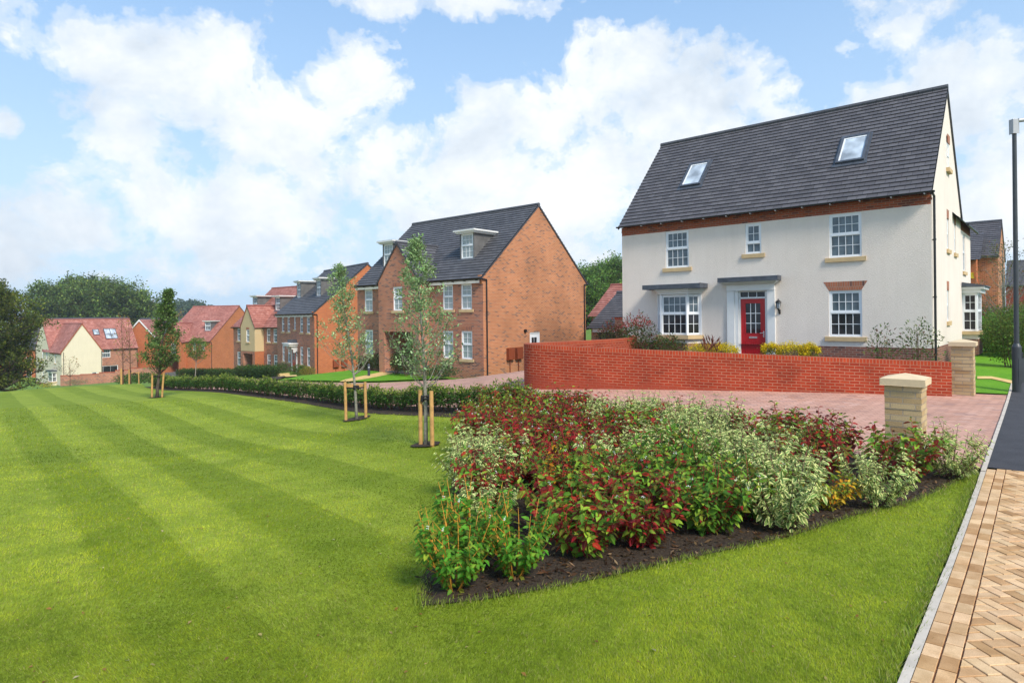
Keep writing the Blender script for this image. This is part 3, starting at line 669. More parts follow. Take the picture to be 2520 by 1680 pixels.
# --- A : the big cream rendered house on the right
def house_white():
    r, R = front_dirs(-1770); c = P(2295, 857, 19.7)
    root = house_root(c, r, 'large cream rendered detached house with slate grey roof and a bright red front door')
    W, D, EZ, RZ = 11.15, 7.5, 5.08, 9.12
    gz = -.62
    wins = [(-9.10, -8.10, 3.02, 4.50), (-5.84, -5.25, 3.36, 4.48), (-2.95, -1.95, 3.02, 4.50), (-2.98, -1.96, .33, 1.90)]
    mb = MB(); door_hole = (-6.14, -5.06, gz, 1.99, .3)
    wall_panel(mb, frF(0), -W, 0, -.0, EZ, [w for w in wins] + [(-6.14, -5.06, 0, 1.99, .3), (-8.9, -7.75, .42, 1.84, .3)], 'render_white', .12, [(4.515, 9, 'brick_band')])
    wall_panel(mb, frF(-.012), -W, 0, gz, 0.0, [(-6.2, -5.0, gz, 0, .3)], 'brick_brown')
    # right gable with its windows
    gw = [(3.52, 4.05, 3.36, 4.46), (5.48, 6.02, 3.36, 4.46), (3.36, 3.90, .80, 1.90)]
    wall_panel(mb, frR(0), 0, D, 0, EZ, gw, 'render_white'); wall_panel(mb, frR(.012), -.012, D, gz, 0, (), 'brick_brown')
    gable_tri(mb, frR(0), 0, D, EZ, RZ, 'render_white', D / 2)
    wall_panel(mb, frL(-W), 0, D, 0, EZ, (), 'render_white'); wall_panel(mb, frL(-W - .012), -.012, D, gz, 0, (), 'brick_brown'); gable_tri(mb, frL(-W), 0, D, EZ, RZ, 'render_white')
    wall_panel(mb, frB(D), -W, 0, gz, EZ, (), 'render_white')
    mb.build('wall', root)
    # dentil course standing proud under the eaves
    d = MB(); d.box(-W - .001, .035, -.032, -.001, 4.64, 4.71, 'brick_band'); d.box(-W - .001, .02, -.018, -.001, 4.71, 4.86, 'brick_band'); d.build('eaves_course', root)
    EZ = 5.08; roof = pitched_roof(root, -W, 0, 0, D, EZ + .02, RZ + .02, 'tile_slate', 'ridge_grey', gauge=.228)
    sl = (RZ - EZ) / (D / 2)
    def rooflight(x0, x1, y0, y1):
        e = math.hypot(1, sl)
        def fr(a, z, dd): y = y0 + z / e; return (a, y - dd * -sl / e * 1.0 * -1 * -1, EZ + .02 + y * sl + (-dd) / e * 1.0)
        def fr(a, s, dd):
            y = y0 + s / e; n = (-sl / e, 1 / e); k = -dd
            return (a, y + n[0] * k, EZ + .03 + y0 * sl + s * sl / e + n[1] * k)
        Ls = (y1 - y0) * e; m = MB(); t = .085
        for q in ((x0, x0 + t, 0, Ls), (x1 - t, x1, 0, Ls), (x0 + t, x1 - t, 0, t), (x0 + t, x1 - t, Ls - t * 1.3, Ls)): m.boxf(fr, *q, -.12, .02, 'lead')
        m.boxf(fr, x0 - .1, x1 + .1, -.16, 0, -.045, .0, 'lead'); m.boxf(fr, x0 - .07, x0, 0, Ls + .05, -.05, 0, 'lead'); m.boxf(fr, x1, x1 + .07, 0, Ls + .05, -.05, 0, 'lead')
        o = m.build('roof_window', roof.parent)
        g = MB(); g.boxf(fr, x0 + t, x1 - t, t, Ls - t * 1.3, -.075, -.07, 'glass_roof'); g.build('pane', o)
        b = MB(); b.boxf(fr, x0 + t, x0 + t + .05, t, Ls - t, -.09, -.078, 'white_upvc'); b.boxf(fr, x0 + t + .05, x1 - t, Ls - t * 1.3 - .07, Ls - t * 1.3, -.09, -.078, 'white_upvc'); b.build('inner_frame', o)
    rooflight(-9.05, -8.13, 1.24, 2.32); rooflight(-3.03, -2.10, 1.22, 2.30)
    L1 = ('brick_soldier', .30, .17)
    window(root, frF(0), *wins[0], 4, (2, 2), 'glass_sky'); window(root, frF(0), *wins[1], 2, (2, 1), 'glass_sky', split=.36); window(root, frF(0), *wins[2], 4, (2, 2), 'glass_sky')
    window(root, frF(0), *wins[3], 4, (2, 2), 'glass_sky', 'glass_dark', lintel=L1)
    for w in gw: window(root, frR(0), *w, 2, (2, 2), 'glass_dark', lintel=('brick_soldier', .32, .03))
    a = MB(); sp = window(root, frR(.0), 3.6, 4.1, 6.25, 7.15, 2, (2, 2), 'glass_dark', lintel=('brick_soldier', .3, .03))
    for o in [sp]: o.location.x = .05
    # front door with pilasters, frieze, cornice and lead canopy
    s = MB()
    s.box(-6.54, -6.26, -.075, .002, gz, 2.0, 'white_wood'); s.box(-5.04, -4.77, -.075, .002, gz, 2.0, 'white_wood')
    s.box(-6.26, -6.12, -.035, .1, gz, 2.0, 'white_wood'); s.box(-5.08, -5.04, -.035, .1, gz, 2.0, 'white_wood')
    s.box(-6.54, -4.77, -.10, .002, 2.0, 2.23, 'white_wood'); s.box(-6.58, -4.73, -.16, .002, 2.23, 2.26, 'white_wood'); s.box(-6.63, -4.68, -.24, .002, 2.26, 2.29, 'white_wood'); s.box(-6.68, -4.63, -.32, .002, 2.29, 2.33, 'white_wood')
    s.box(-6.12, -5.08, .02, .12, 1.70, 1.76, 'white_wood'); s.box(-6.12, -6.06, .02, .12, gz, 2.0, 'white_wood'); s.box(-5.14, -5.08, .02, .12, gz, 2.0, 'white_wood'); s.box(-6.06, -5.14, .02, .12, 1.95, 2.0, 'white_wood')
    for x in (-5.76, -5.45): s.box(x - .01, x + .01, .03, .10, 1.76, 1.95, 'white_upvc')
    surround = s.build('door_surround', root, bevel=.006)
    c2 = MB(); c2.box(-6.76, -4.55, -.42, .002, 2.335, 2.50, 'lead'); c2.build('canopy', surround, bevel=.01)
    g = MB(); g.box(-6.06, -5.14, .065, .075, 1.76, 1.95, 'glass_dark'); g.build('fanlight', surround)
    door_part(root, frF(0), -6.06, -5.14, gz + .1, 1.70, 'red_paint')
    coach_lamp(root, -4.62, 0, 1.52)
    # canted bay
    b = MB(); xs = [(-9.48, 0), (-9.12, -.42), (-7.98, -.42), (-7.62, 0)]
    def poly(z0, z1, out, m, mb):
        p = [(-9.48 - out, 0.002), (-9.12 - out * .6, -.42 - out), (-7.98 + out * .6, -.42 - out), (-7.62 + out, .002)]
        mb.face([(x, y, z1) for x, y in p], m); mb.face([(x, y, z0) for x, y in p], m)
        for i in range(3): (xa, ya), (xb, yb) = p[i], p[i + 1]; mb.face([(xa, ya, z0), (xb, yb, z0), (xb, yb, z1), (xa, ya, z1)], m, [(0, z0), (math.hypot(xb - xa, yb - ya), z0), (math.hypot(xb - xa, yb - ya), z1), (0, z1)])
    poly(gz, 0, .012, 'brick_brown', b); poly(.001, .17, 0, 'render_white', b)
    bay = b.build('bay_window', root)
    q = MB(); poly(.172, .32, .13, 'stone_sill', q); q.build('sill', bay)
    q = MB(); poly(1.94, 2.02, .07, 'white_wood', q); poly(2.021, 2.08, .13, 'white_wood', q); poly(2.081, 2.14, .2, 'white_wood', q); q.build('cornice', bay)
    q = MB(); q.box(-9.78, -7.32, -.74, .002, 2.15, 2.33, 'lead'); q.build('canopy', bay, bevel=.01)
    for i, (cols, bl) in enumerate(((1, 'glass_sky'), (4, 'glass_sky'), (2, 'glass_sky'))):
        (xa, ya), (xb, yb) = xs[i], xs[i + 1]; Lw = math.hypot(xb - xa, yb - ya); dx, dy = (xb - xa) / Lw, (yb - ya) / Lw
        fr = (lambda xa, ya, dx, dy: lambda a, z, d: (xa + dx * a - dy * d, ya + dy * a + dx * d, z))(xa, ya, dx, dy)
        w = window(bay, fr, 0.0, Lw, .33, 1.93, cols, (2, 2), bl, 'glass_dark', sill=None, name='bay_light')
        for k in kids(w): k.parent = bay
        p = MB(); p.boxf(fr, -.04, .04, .325, 1.935, -.012, .07, 'white_upvc'); p.build('mullion', bay)
    p = MB(); p.box(-7.66, -7.58, -.02, .06, .325, 1.935, 'white_upvc'); p.build('mullion', bay)
    gutter(root, -W - .08, .14, -.30, EZ - .20, brackets=True, fascia='A')
    downpipe(root, (.0, .10), gz, EZ - .3, (.07, 0))
    t = MB(); t.tube([(.07, .10, EZ - .32), (.07, -.2, EZ - .26), (.09, -.3, EZ - .24)], .036, 'black_plastic', 8); t.build('gutter_outlet', root)
    # rear wing running back in line with the gable
    e = MB(); E2 = 4.82
    wall_panel(e, frR(-.02), D, 11.2, 0, E2, [(8.4, 9.25, 2.8, 4.35)], 'render_white', .12, [(4.45, 9, 'brick_band')]); wall_panel(e, frR(-.008), D, 11.2, gz, 0, (), 'brick_brown')
    wall_panel(e, frB(11.2), -6, -.02, gz, E2, (), 'render_white'); gable_tri(e, frB(11.2), -6, -.02, E2, 7.9, 'render_white'); wall_panel(e, frL(-6), D, 11.2, gz, E2, (), 'render_white')
    e.build('rear_wing', root)
    rr = MB(); ss = (7.9 - E2) / 2.99
    slope(rr, (.18, 5, E2 - .2 * ss), (.18, 11.28, E2 - .2 * ss), (-3.01, 5, 7.9), (-3.01, 11.28, 7.9), 'tile_slate'); slope(rr, (-6.2, 11.28, E2 - .2 * ss), (-6.2, 5, E2 - .2 * ss), (-3.01, 11.28, 7.9), (-3.01, 5, 7.9), 'tile_slate')
    rr.build('rear_wing_roof', root)
    gg = MB(); gg.tube([(.24, D + .1, E2 - .22), (.24, 11.3, E2 - .22)], .045, 'black_plastic', 8); gg.build('rear_gutter', root)
    window(root, frR(-.02), 8.4, 9.25, 2.8, 4.35, 3, (2, 2), 'glass_dark')
    # side bay on the rear wing
    y0, y1, pr = 7.95, 9.85, .50; sb = MB(); sb.box(-.02, pr, y0, y1, gz, .20, 'brick_brown'); sb.box(-.02, pr + .001, y0 - .001, y1, .02, .201, 'render_white'); sbo = sb.build('side_bay_window', root)
    q = MB(); q.box(-.02, pr + .14, y0 - .12, y1 + .12, .203, .33, 'stone_sill'); q.build('sill', sbo)
    q = MB(); q.box(-.02, pr + .10, y0 - .08, y1 + .08, 1.88, 2.03, 'white_wood'); q.box(-.02, pr + .22, y0 - .16, y1 + .16, 2.031, 2.12, 'white_wood'); q.build('cornice', sbo)
    q = MB(); q.box(-.02, pr + .28, y0 - .2, y1 + .2, 2.122, 2.17, 'lead'); q.face([(0, y0 - .2, 2.32), (0, y1 + .2, 2.32), (pr + .28, y1 + .2, 2.171), (pr + .28, y0 - .2, 2.171)], 'lead'); q.face([(0, y0 - .2, 2.32), (0, y0 - .2, 2.17), (pr + .28, y0 - .2, 2.171)], 'lead'); q.build('canopy', sbo)
    for fr, a0, a1, cols in ((frF(y0), -.02, pr, 2), (frR(pr), y0, y1, 4)):
        w = window(sbo, fr, a0, a1, .335, 1.88, cols, (2, 2), 'glass_dark', sill=None, name='bay_light')
        for k in kids(w): k.parent = sbo
    return root
house_white()

# --- brick houses
def brick_house(c, vl, label, W, D, EZ, RZ, front, side, tile, rm, name='house', left_origin=False, wins=(), gw=(), dorm=(), gable=None, z0=-.6, pipe=True, fascia='white', verge='verge_brick', pane='glass_blind', door_side=None, meters=False, sl_yr=None):
    r, R = front_dirs(vl) if not isinstance(vl, tuple) else vl
    root = house_root(c, r, label, name)
    x0, x1 = (0, W) if left_origin else (-W, 0)
    yr = D / 2 if sl_yr is None else sl_yr
    mb = MB(); holes = [w[:4] for w in wins if len(w) > 3]
    wall_panel(mb, frF(0), x0, x1, z0, EZ, holes + ([(gable[0] + .3, gable[1] - .3, z0, 2.4, 1.6)] if gable and gable[5] else []), front)
    sh = [door_side] if door_side else []
    wall_panel(mb, frR(x1), 0, D, z0, EZ, sh, side); wall_panel(mb, frL(x0), 0, D, z0, EZ, (), side); wall_panel(mb, frB(D), x0, x1, z0, EZ, (), side)
    gable_tri(mb, frR(x1), 0, D, EZ, RZ, side, yr); gable_tri(mb, frL(x0), 0, D, EZ, RZ, side, yr)
    mb.build('wall', root)
    for x in (x0 + .001, x1 - .001):      # stepped brick kneeler under each verge foot
        s = 1 if x > (x0 + x1) / 2 else -1
        for yy, sg in ((0, -1), (D, 1)):
            k = MB()
            for i in range(3): xx = sorted((x, x - s * .22)); ya = sorted((yy - sg * .002 * i, yy + sg * (.06 + .05 * i))); k.box(xx[0], xx[1], ya[0], ya[1], EZ - .45 + i * .15, EZ - .30 + i * .15 + .002, side)
            k.build('kneeler', root)
    roof = pitched_roof(root, x0, x1, 0, D, EZ + .02, RZ + .02, tile, rm, yr=yr)
    sl = (RZ - EZ) / yr
    for w in wins: window(root, frF(0), *w[:4], w[4] if len(w) > 4 else 2, (2, 2), w[5] if len(w) > 5 else pane, lintel=('brick_soldier', .22, .0) if w[3] < 3 else None)
    for d in dorm: dormer(root, d[0], d[1], d[2], 0, EZ + .02 + d[2] * sl + d[3], sl, EZ + .02, pane)
    if gable:
        gx0, gx1, gy, gap, gm, porch, split = gable[:7]
        gholes = [w for w in gw] + ([(gx0 + .52, gx1 - .52, z0, 2.35, 1.6)] if porch else [])
        if split:
            cross_gable(root, gx0, gx1, gy, EZ, gap, 0, EZ, sl, gm, tile, rm, [w for w in gw], z0=2.6)
            lb = MB(); wall_panel(lb, frF(gy + .015), gx0 + .02, gx1 - .02, z0, 2.6, [(gx0 + .52, gx1 - .52, z0, 2.35, .35)], front); wall_panel(lb, frL(gx0 + .02), gy, 0, z0, 2.6, (), front); wall_panel(lb, frR(gx1 - .02), gy, 0, z0, 2.6, (), side); lb.build('porch_wall', root)
        else: cross_gable(root, gx0, gx1, gy, EZ, gap, 0, EZ, sl, gm, tile, rm, gholes, z0=z0)
        if porch:
            pb = MB(); a, b = gx0 + .52, gx1 - .52
            for x in (a - .003, b + .003): pb.face([(x, gy, z0), (x, 1.4, z0), (x, 1.4, 2.36), (x, gy, 2.36)], front)
            pb.face([(a, 1.4, z0), (b, 1.4, z0), (b, 1.4, 2.36), (a, 1.4, 2.36)], front); pb.face([(a, gy, 2.352), (b, gy, 2.352), (b, 1.4, 2.352), (a, 1.4, 2.352)], 'white_wood'); pb.box(a, b, gy + .05, 1.4, z0, 0, 'cement_grey')
            pb.build('porch', root)
            dx = (a + b) / 2 + .0; q = MB()
            for xx in ((dx - .72, dx - .64), (dx - .50, dx - .46), (dx + .46, dx + .52)): q.box(xx[0], xx[1], 1.30, 1.39, 0, 2.15, 'white_upvc')
            q.box(dx - .72, dx + .52, 1.30, 1.39, 2.15, 2.22, 'white_upvc'); q.box(dx - .64, dx - .5, 1.34, 1.36, 0, 2.15, 'glass_dark'); q.build('door_frame', root)
            door_part(root, frF(1.28), dx - .46, dx + .46, .05, 2.15, gable[7] if len(gable) > 7 else 'blue_paint', cols=0, letter=True)
        for w in gw: window(root, frF(gy), *w, 3 if w[1] - w[0] > .9 else 2, (2, 2), pane, lintel=('brick_soldier', .24, .04))
    gx = gable[:2] if gable else None
    segs = [(x0 - .08, x1 + .12)] if not gx else [(x0 - .08, gx[0] - .2), (gx[1] + .2, x1 + .12)]
    for a, b in segs: gutter(root, a, b, -.32, EZ - .22, fascia=fascia)
    if pipe:
        downpipe(root, (x1, .22), z0, EZ - .25, (.06, 0)); downpipe(root, (x1, D - .2), z0, EZ - .25, (.06, 0))
        t = MB(); t.tube([(x1 + .06, .22, EZ - .24), (x1 + .08, -.3, EZ - .2)], .036, 'black_plastic', 6); t.tube([(x1 + .06, D - .2, EZ - .24), (x1 + .08, D + .3, EZ - .2)], .036, 'black_plastic', 6); t.build('gutter_outlet', root)
    if door_side:
        y0, y1, a0, a1 = door_side[:4]; q = MB()
        for s in ((y0, y0 + .06, a0, a1), (y1 - .06, y1, a0, a1), (y0, y1, a1 - .06, a1)): q.boxf(frR(x1), *s, .02, .09, 'white_upvc')
        q.build('side_door_frame', root); door_part(root, frR(x1), y0 + .06, y1 - .06, a0, a1 - .06, 'white_upvc', 2, 2, gz=(.55, .9), letter=False)
        q = MB(); q.tube([(x1, y0 - .45, a1 + .1), (x1 + .12, y0 - .45, a1 + .1)], .09, 'black_plastic', 8); q.build('outside_light', root)
    if meters: meter_box(root, meters[0], meters[2], z0); meter_box(root, meters[1], meters[2], z0)
    return root
wu, wl = (3.57, 4.95), (.90, 2.41)
B_w = [(-10.38, -9.56, *wu), (-8.93, -8.11, *wu), (-3.11, -2.29, *wu), (-1.66, -.84, *wu), (-10.38, -9.56, *wl), (-8.93, -8.11, *wl), (-3.13, -2.31, *wl), (-1.66, -.84, *wl)]
brick_house(P(1191, 928, 33), -1770, 'brick house with grey roof, two dormers and projecting gable, behind the two silvery trees',
    11.15, 9.4, 5.36, 9.6, 'brick_mixed', 'brick_warm', 'tile_grey', 'ridge_grey', wins=B_w, gw=[(-6.55, -5.72, 3.57, 4.95)],  # side brick warmer than the front: gable sunlight put into its colour
    dorm=[(-2.85, -1.72, 1.12, 1.45), (-9.95, -8.85, 1.12, 1.45)], gable=(-7.95, -4.3, -.75, 7.5, 'brick_mixed', True, False, 'blue_paint'), door_side=(3.8, 4.72, -.2, 2.25, .12), meters=(1.78, 2.49, .80))
C_w = [(-9.35, -8.55, *wu), (-7.55, -6.73, *wu), (-3.82, -3.0, *wu), (-2.0, -1.18, *wu), (-9.25, -8.5, .75, 2.33), (-7.5, -6.7, .75, 2.3), (-3.84, -3.04, .72, 2.32), (-1.98, -1.18, .72, 2.32), (-5.55, -5.04, 3.81, 4.95)]
rc = brick_house(P(775, 924, 53), -1130, 'flat fronted brick house with grey roof and a white pillared porch round a red door',
    10.9, 9.6, 5.38, 9.6, 'brick_mixed', 'brick_orange', 'tile_grey', 'ridge_grey', wins=C_w, dorm=[(-9.6, -8.4, 1.55, 1.5), (-4.0, -2.75, 1.55, 1.5)], meters=(1.55, 2.3, .60), pane='glass_sky')  # orange side brick holds the sunlit look of the gable in its colour
def c_door():
    s = MB(); s.box(-6.3, -4.5, -.75, 0, 2.32, 2.5, 'white_wood'); s.box(-6.42, -4.38, -.85, 0, 2.5, 2.62, 'white_wood')
    for x in (-6.15, -4.8): s.box(x, x + .16, -.1, -.001, 0, 2.32, 'white_wood'); s.box(x + .02, x + .14, -.5, -.1, 2.05, 2.32, 'white_wood'); s.box(x + .02, x + .14, -.35, -.1, 1.75, 2.05, 'white_wood')
    s.box(-5.98, -5.86, -.06, -.001, 0, 2.32, 'white_wood'); s.box(-4.92, -4.80, -.06, -.001, 0, 2.32, 'white_wood')
    o = s.build('door_surround', rc); l = MB(); l.box(-5.9, -4.7, -.5, 0, 2.63, 2.9, 'lead'); l.build('canopy', o)
    door_part(rc, lambda a, z, d: (a, -.14 + d, z), -5.86, -4.92, .05, 2.1, 'red_paint', 3, 2, gz=(.5, .9)); coach_lamp(rc, -4.35, -.02, 1.75)
c_door()
D_w = [(.96, 1.62, *wu), (.90, 1.6, .88, 2.37), (7.58, 8.32, *wu), (8.96, 9.70, *wu), (7.62, 8.35, .86, 2.3), (9.0, 9.72, .82, 2.3)]
brick_house(P(575.5, 916, 71), -1770, 'brick house with red tiled roof and a steep cream rendered gable above its porch',
    11.2, 9.4, 5.28, 9.55, 'brick_mixed', 'brick_orange', 'tile_red', 'ridge_red', left_origin=True, wins=D_w, gw=[(5.10, 5.76, 3.57, 4.87)],
    dorm=[(6.2, 7.3, 1.7, 1.45), (1.2, 2.3, 1.7, 1.6)], gable=(3.85, 6.95, -1.0, 7.4, 'render_buff', True, True, 'white_upvc'), pane='glass_sky', fascia=None)
E_w = [(-3.25, -2.75, 3.62, 4.74), (-1.6, -1.08, 3.62, 4.74)]
brick_house(P(518, 917, 100), -6000, 'orange brick house with red tiled roof and one dormer, behind the small round headed tree',
    9.2, 13.6, 5.08, 10.68, 'brick_orange', 'brick_orange', 'tile_red', 'ridge_red', wins=E_w, gw=[(-6.5, -5.65, 3.0, 4.66)],
    dorm=[(-2.6, -1.45, 1.9, 1.45)], gable=(-8.3, -4.6, -1.0, 7.9, 'brick_orange', True, False, 'white_upvc'), pane='glass_sky', fascia=None, z0=-1.2, sl_yr=7.0)

# --- G : cream house at far left
def house_cream():
    n = math.hypot(1232, F); r = (1232 / n, F / n); c = P(152, 949, 93)
    root = house_root(c, r, 'far cream house with red tiled roof and wide blank gable, behind the stepped brick wall')
    X1, EZ, AP, z0 = 5.3, 5.1, 9.15, -1.4; mb = MB(); yb = 5.4; ye = 12.2; xr = 12.4; RZ = 9.78; ym = (yb + ye) / 2
    gl = [(3.9, 4.6, .5, 1.7)]
    wall_panel(mb, frF(0), 0, X1, z0, EZ, gl, 'render_cream'); gable_tri(mb, frF(0), 0, X1, EZ, AP, 'render_cream')
    sw = [(2.5, 3.1, 3.2, 4.6), (8.4, 9.0, 3.6, 4.9), (6.45, 7.05, 3.6, 4.9), (8.35, 8.95, .8, 2.25)]
    wall_panel(mb, frL(0), 0, ye, 0, EZ, sw, 'render_cream', .12); wall_panel(mb, frL(-.01), 0, ye, z0, 0, (), 'brick_brown')
    gable_tri(mb, frL(0), yb, ye, EZ, RZ, 'render_cream'); wall_panel(mb, frR(X1), 0, yb, z0, EZ, (), 'render_cream')
    fh = [(6.9, 8.3, 3.55, 4.85), (6.2, 9.4, .2, 2.2)]
    wall_panel(mb, frF(yb), X1, xr, z0, EZ, fh, 'brick_mixed'); wall_panel(mb, frR(xr), yb, ye, z0, EZ, (), 'brick_mixed'); gable_tri(mb, frR(xr), yb, ye, EZ, RZ, 'brick_mixed'); wall_panel(mb, frB(ye), 0, xr, z0, EZ, (), 'brick_mixed')
    mb.build('wall', root)
    bb = MB(); bb.box(-.012, -.001, 0, yb, EZ - .55, EZ - .1, 'brick_band'); bb.build('brick_band', root)
    pitched_roof(root, 0, xr, yb, ye, EZ + .02, RZ, 'tile_red', 'ridge_red')
    sl = (RZ - EZ) / (ym - yb); yend = yb + (AP - EZ) / sl; xm = X1 / 2; s = (AP - EZ) / xm; rr = MB(); oe = .2
    slope(rr, (-oe, yend, EZ - oe * s), (-oe, -.08, EZ - oe * s), (xm, yend, AP), (xm, -.08, AP), 'tile_red'); slope(rr, (X1 + oe, -.08, EZ - oe * s), (X1 + oe, yend, EZ - oe * s), (xm, -.08, AP), (xm, yend, AP), 'tile_red')
    for xe in (-oe, X1 + oe): q = [(xe, -.1, EZ - oe * s + .02), (xm, -.1, AP + .02), (xm, -.1, AP - .2), (xe, -.1, EZ - oe * s - .2)]; rr.face(q, 'verge_brick'); rr.face([q[2], q[3], (xe, 0, EZ - oe * s - .2), (xm, 0, AP - .2)], 'verge_brick')
    go = rr.build('gable_roof', root); ridge_cap(go, (xm, -.1, AP), (xm, yend, AP), 'ridge_red')
    for w in sw: window(root, frL(0), *w, 2, (2, 2), 'glass_sky', lintel=('brick_soldier', .3, 0))
    window(root, frF(0), *gl[0], 3, (2,), 'glass_dark', sill=None); window(root, frF(yb), 6.9, 8.3, 3.55, 4.85, 4, (2, 2), 'glass_sky', sill=None)
    window(root, frF(yb), 6.2, 9.4, .2, 2.2, 3, (1,), 'glass_dark', sill=None, name='patio_door')
    # side bay
    sb = MB(); sb.box(-.55, 0, 2.3, 4.1, z0, .35, 'render_cream'); so = sb.build('side_bay_window', root); q = MB(); q.box(-.68, 0, 2.2, 4.2, .352, .48, 'stone_sill'); q.build('sill', so)
    q = MB(); q.box(-.85, 0, 2.05, 4.35, 2.02, 2.2, 'lead'); q.build('canopy', so); q = MB(); q.box(-.72, 0, 2.15, 4.25, 1.86, 2.02, 'white_wood'); q.build('cornice', so)
    for fr, a0, a1, cc in ((frF(2.3), -.55, 0, 2), (frL(-.55), 2.3, 4.1, 3)):
        w = window(so, fr, a0, a1, .485, 1.86, cc, (2, 2), 'glass_dark', sill=None, name='bay_light')
        for k in kids(w): k.parent = so
    # roof windows
    for (xa, xb, ya, yb2) in ((6.4, 7.3, 1.5, 2.15), (8.0, 9.8, 1.0, 2.2)):
        e = math.hypot(1, sl)
        fr = lambda a, s_, dd: (a, yb + ya + s_ / e - sl / e * -dd * 1.0, EZ + .03 + ya * sl + s_ * sl / e + 1 / e * -dd)
        Ls = (yb2 - ya) * e; m = MB(); t = .09
        for q in ((xa, xa + t, 0, Ls), (xb - t, xb, 0, Ls), (xa + t, xb - t, 0, t), (xa + t, xb - t, Ls - t, Ls)): m.boxf(fr, *q, -.13, 0, 'lead')
        if xb - xa > 1.2: m.boxf(fr, (xa + xb) / 2 - .05, (xa + xb) / 2 + .05, t, Ls - t, -.12, 0, 'lead'); m.boxf(fr, xa + t, xb - t, Ls * .42 - .05, Ls * .42 + .05, -.121, 0, 'lead')
        o = m.build('roof_window', root); g = MB(); g.boxf(fr, xa + t, xb - t, t, Ls - t, -.10, -.095, 'glass_roof'); g.build('pane', o)
    downpipe(root, (.25, 0), z0, EZ - .2, (0, -.06)); downpipe(root, (X1 - .1, 0), z0, EZ - .2, (0, -.06)); downpipe(root, (xr - .1, yb), z0, EZ - .2, (0, -.06)); downpipe(root, (0, ye - .2), z0, EZ - .2, (-.06, 0))
    gutter(root, X1 + .25, xr + .1, yb - .3, EZ - .2)
house_cream()
# simple two storey neighbours seen in part: brick walls, tiled pitched roof, fascia, a few windows
def plain_house(c, r, label, W, D, EZ, RZ, wall, tile, rm, wins=(), z0=-1.5, name='house', cat='house', gwins=(), bargeboard=False, extra=None, gauge=.24):
    root = house_root(c, r, label, name, cat); mb = MB()
    wall_panel(mb, frF(0), 0, W, z0, EZ, [w[:4] for w in wins], wall); wall_panel(mb, frR(W), 0, D, z0, EZ, (), wall); wall_panel(mb, frL(0), 0, D, z0, EZ, [g[:4] for g in gwins], wall); wall_panel(mb, frB(D), 0, W, z0, EZ, (), wall)
    gable_tri(mb, frR(W), 0, D, EZ, RZ, wall); gable_tri(mb, frL(0), 0, D, EZ, RZ, wall); mb.build('wall', root)
    pitched_roof(root, 0, W, 0, D, EZ + .02, RZ + .02, tile, rm, gauge=gauge)
    f = MB(); f.box(-.05, W + .05, -.14, -.04, EZ - .28, EZ - .1, 'white_wood'); f.build('fascia', root); gutter(root, -.1, W + .1, -.32, EZ - .22, brackets=False)
    for w in wins: window(root, frF(0), *w[:4], 3 if w[1] - w[0] > 1 else 2, (2, 2), 'glass_dark')
    for w in gwins: window(root, frL(0), *w[:4], 2, (2, 2), 'glass_dark')
    return root
rA, RA = front_dirs(-1770)
def pz(px, py, Y, z): v = P(px, py, Y); return Vector((v.x, v.y, z))
# garages between the big houses
g1 = pz(1455, 800, 38, -.78)
def garage(c, label, EZ, RZ, W, D, tile, rm, wall):
    root = house_root(c, rA, label, 'garage', 'garage'); mb = MB(); z0 = -1.2
    wall_panel(mb, frF(0), 0, W, z0, EZ, [(.5, 2.9, z0, 2.05, .2)], wall); wall_panel(mb, frR(W), 0, D, z0, EZ, (), wall); wall_panel(mb, frL(0), 0, D, z0, EZ, (), wall); wall_panel(mb, frB(D), 0, W, z0, EZ, (), wall)
    gable_tri(mb, frR(W), 0, D, EZ, RZ, wall); gable_tri(mb, frL(0), 0, D, EZ, RZ, wall); mb.build('wall', root)
    pitched_roof(root, 0, W, 0, D, EZ + .02, RZ + .02, tile, rm, oe=.35, ov=.12)
    d = MB(); d.box(.5, 2.9, .15, .19, z0, 2.05, 'black_plastic')
    for k in range(9): d.box(.5, 2.9, .14, .152, .1 + k * .21, .13 + k * .21, 'lead')
    d.build('garage_door', root); f = MB(); f.box(.2, W, -.17, -.05, EZ - .42, EZ - .12, 'white_wood'); f.build('fascia', root)
garage(g1, 'brick garage with grey tiled roof beside the white house', 2.35, 4.35, 5.6, 6.4, 'tile_grey', 'ridge_grey', 'brick_mixed')
garage(pz(1456, 790, 46.5, -.12), 'brick garage with red tiled roof behind the grey roofed one', 2.4, 4.55, 7, 5.8, 'tile_red', 'ridge_red', 'brick_orange')
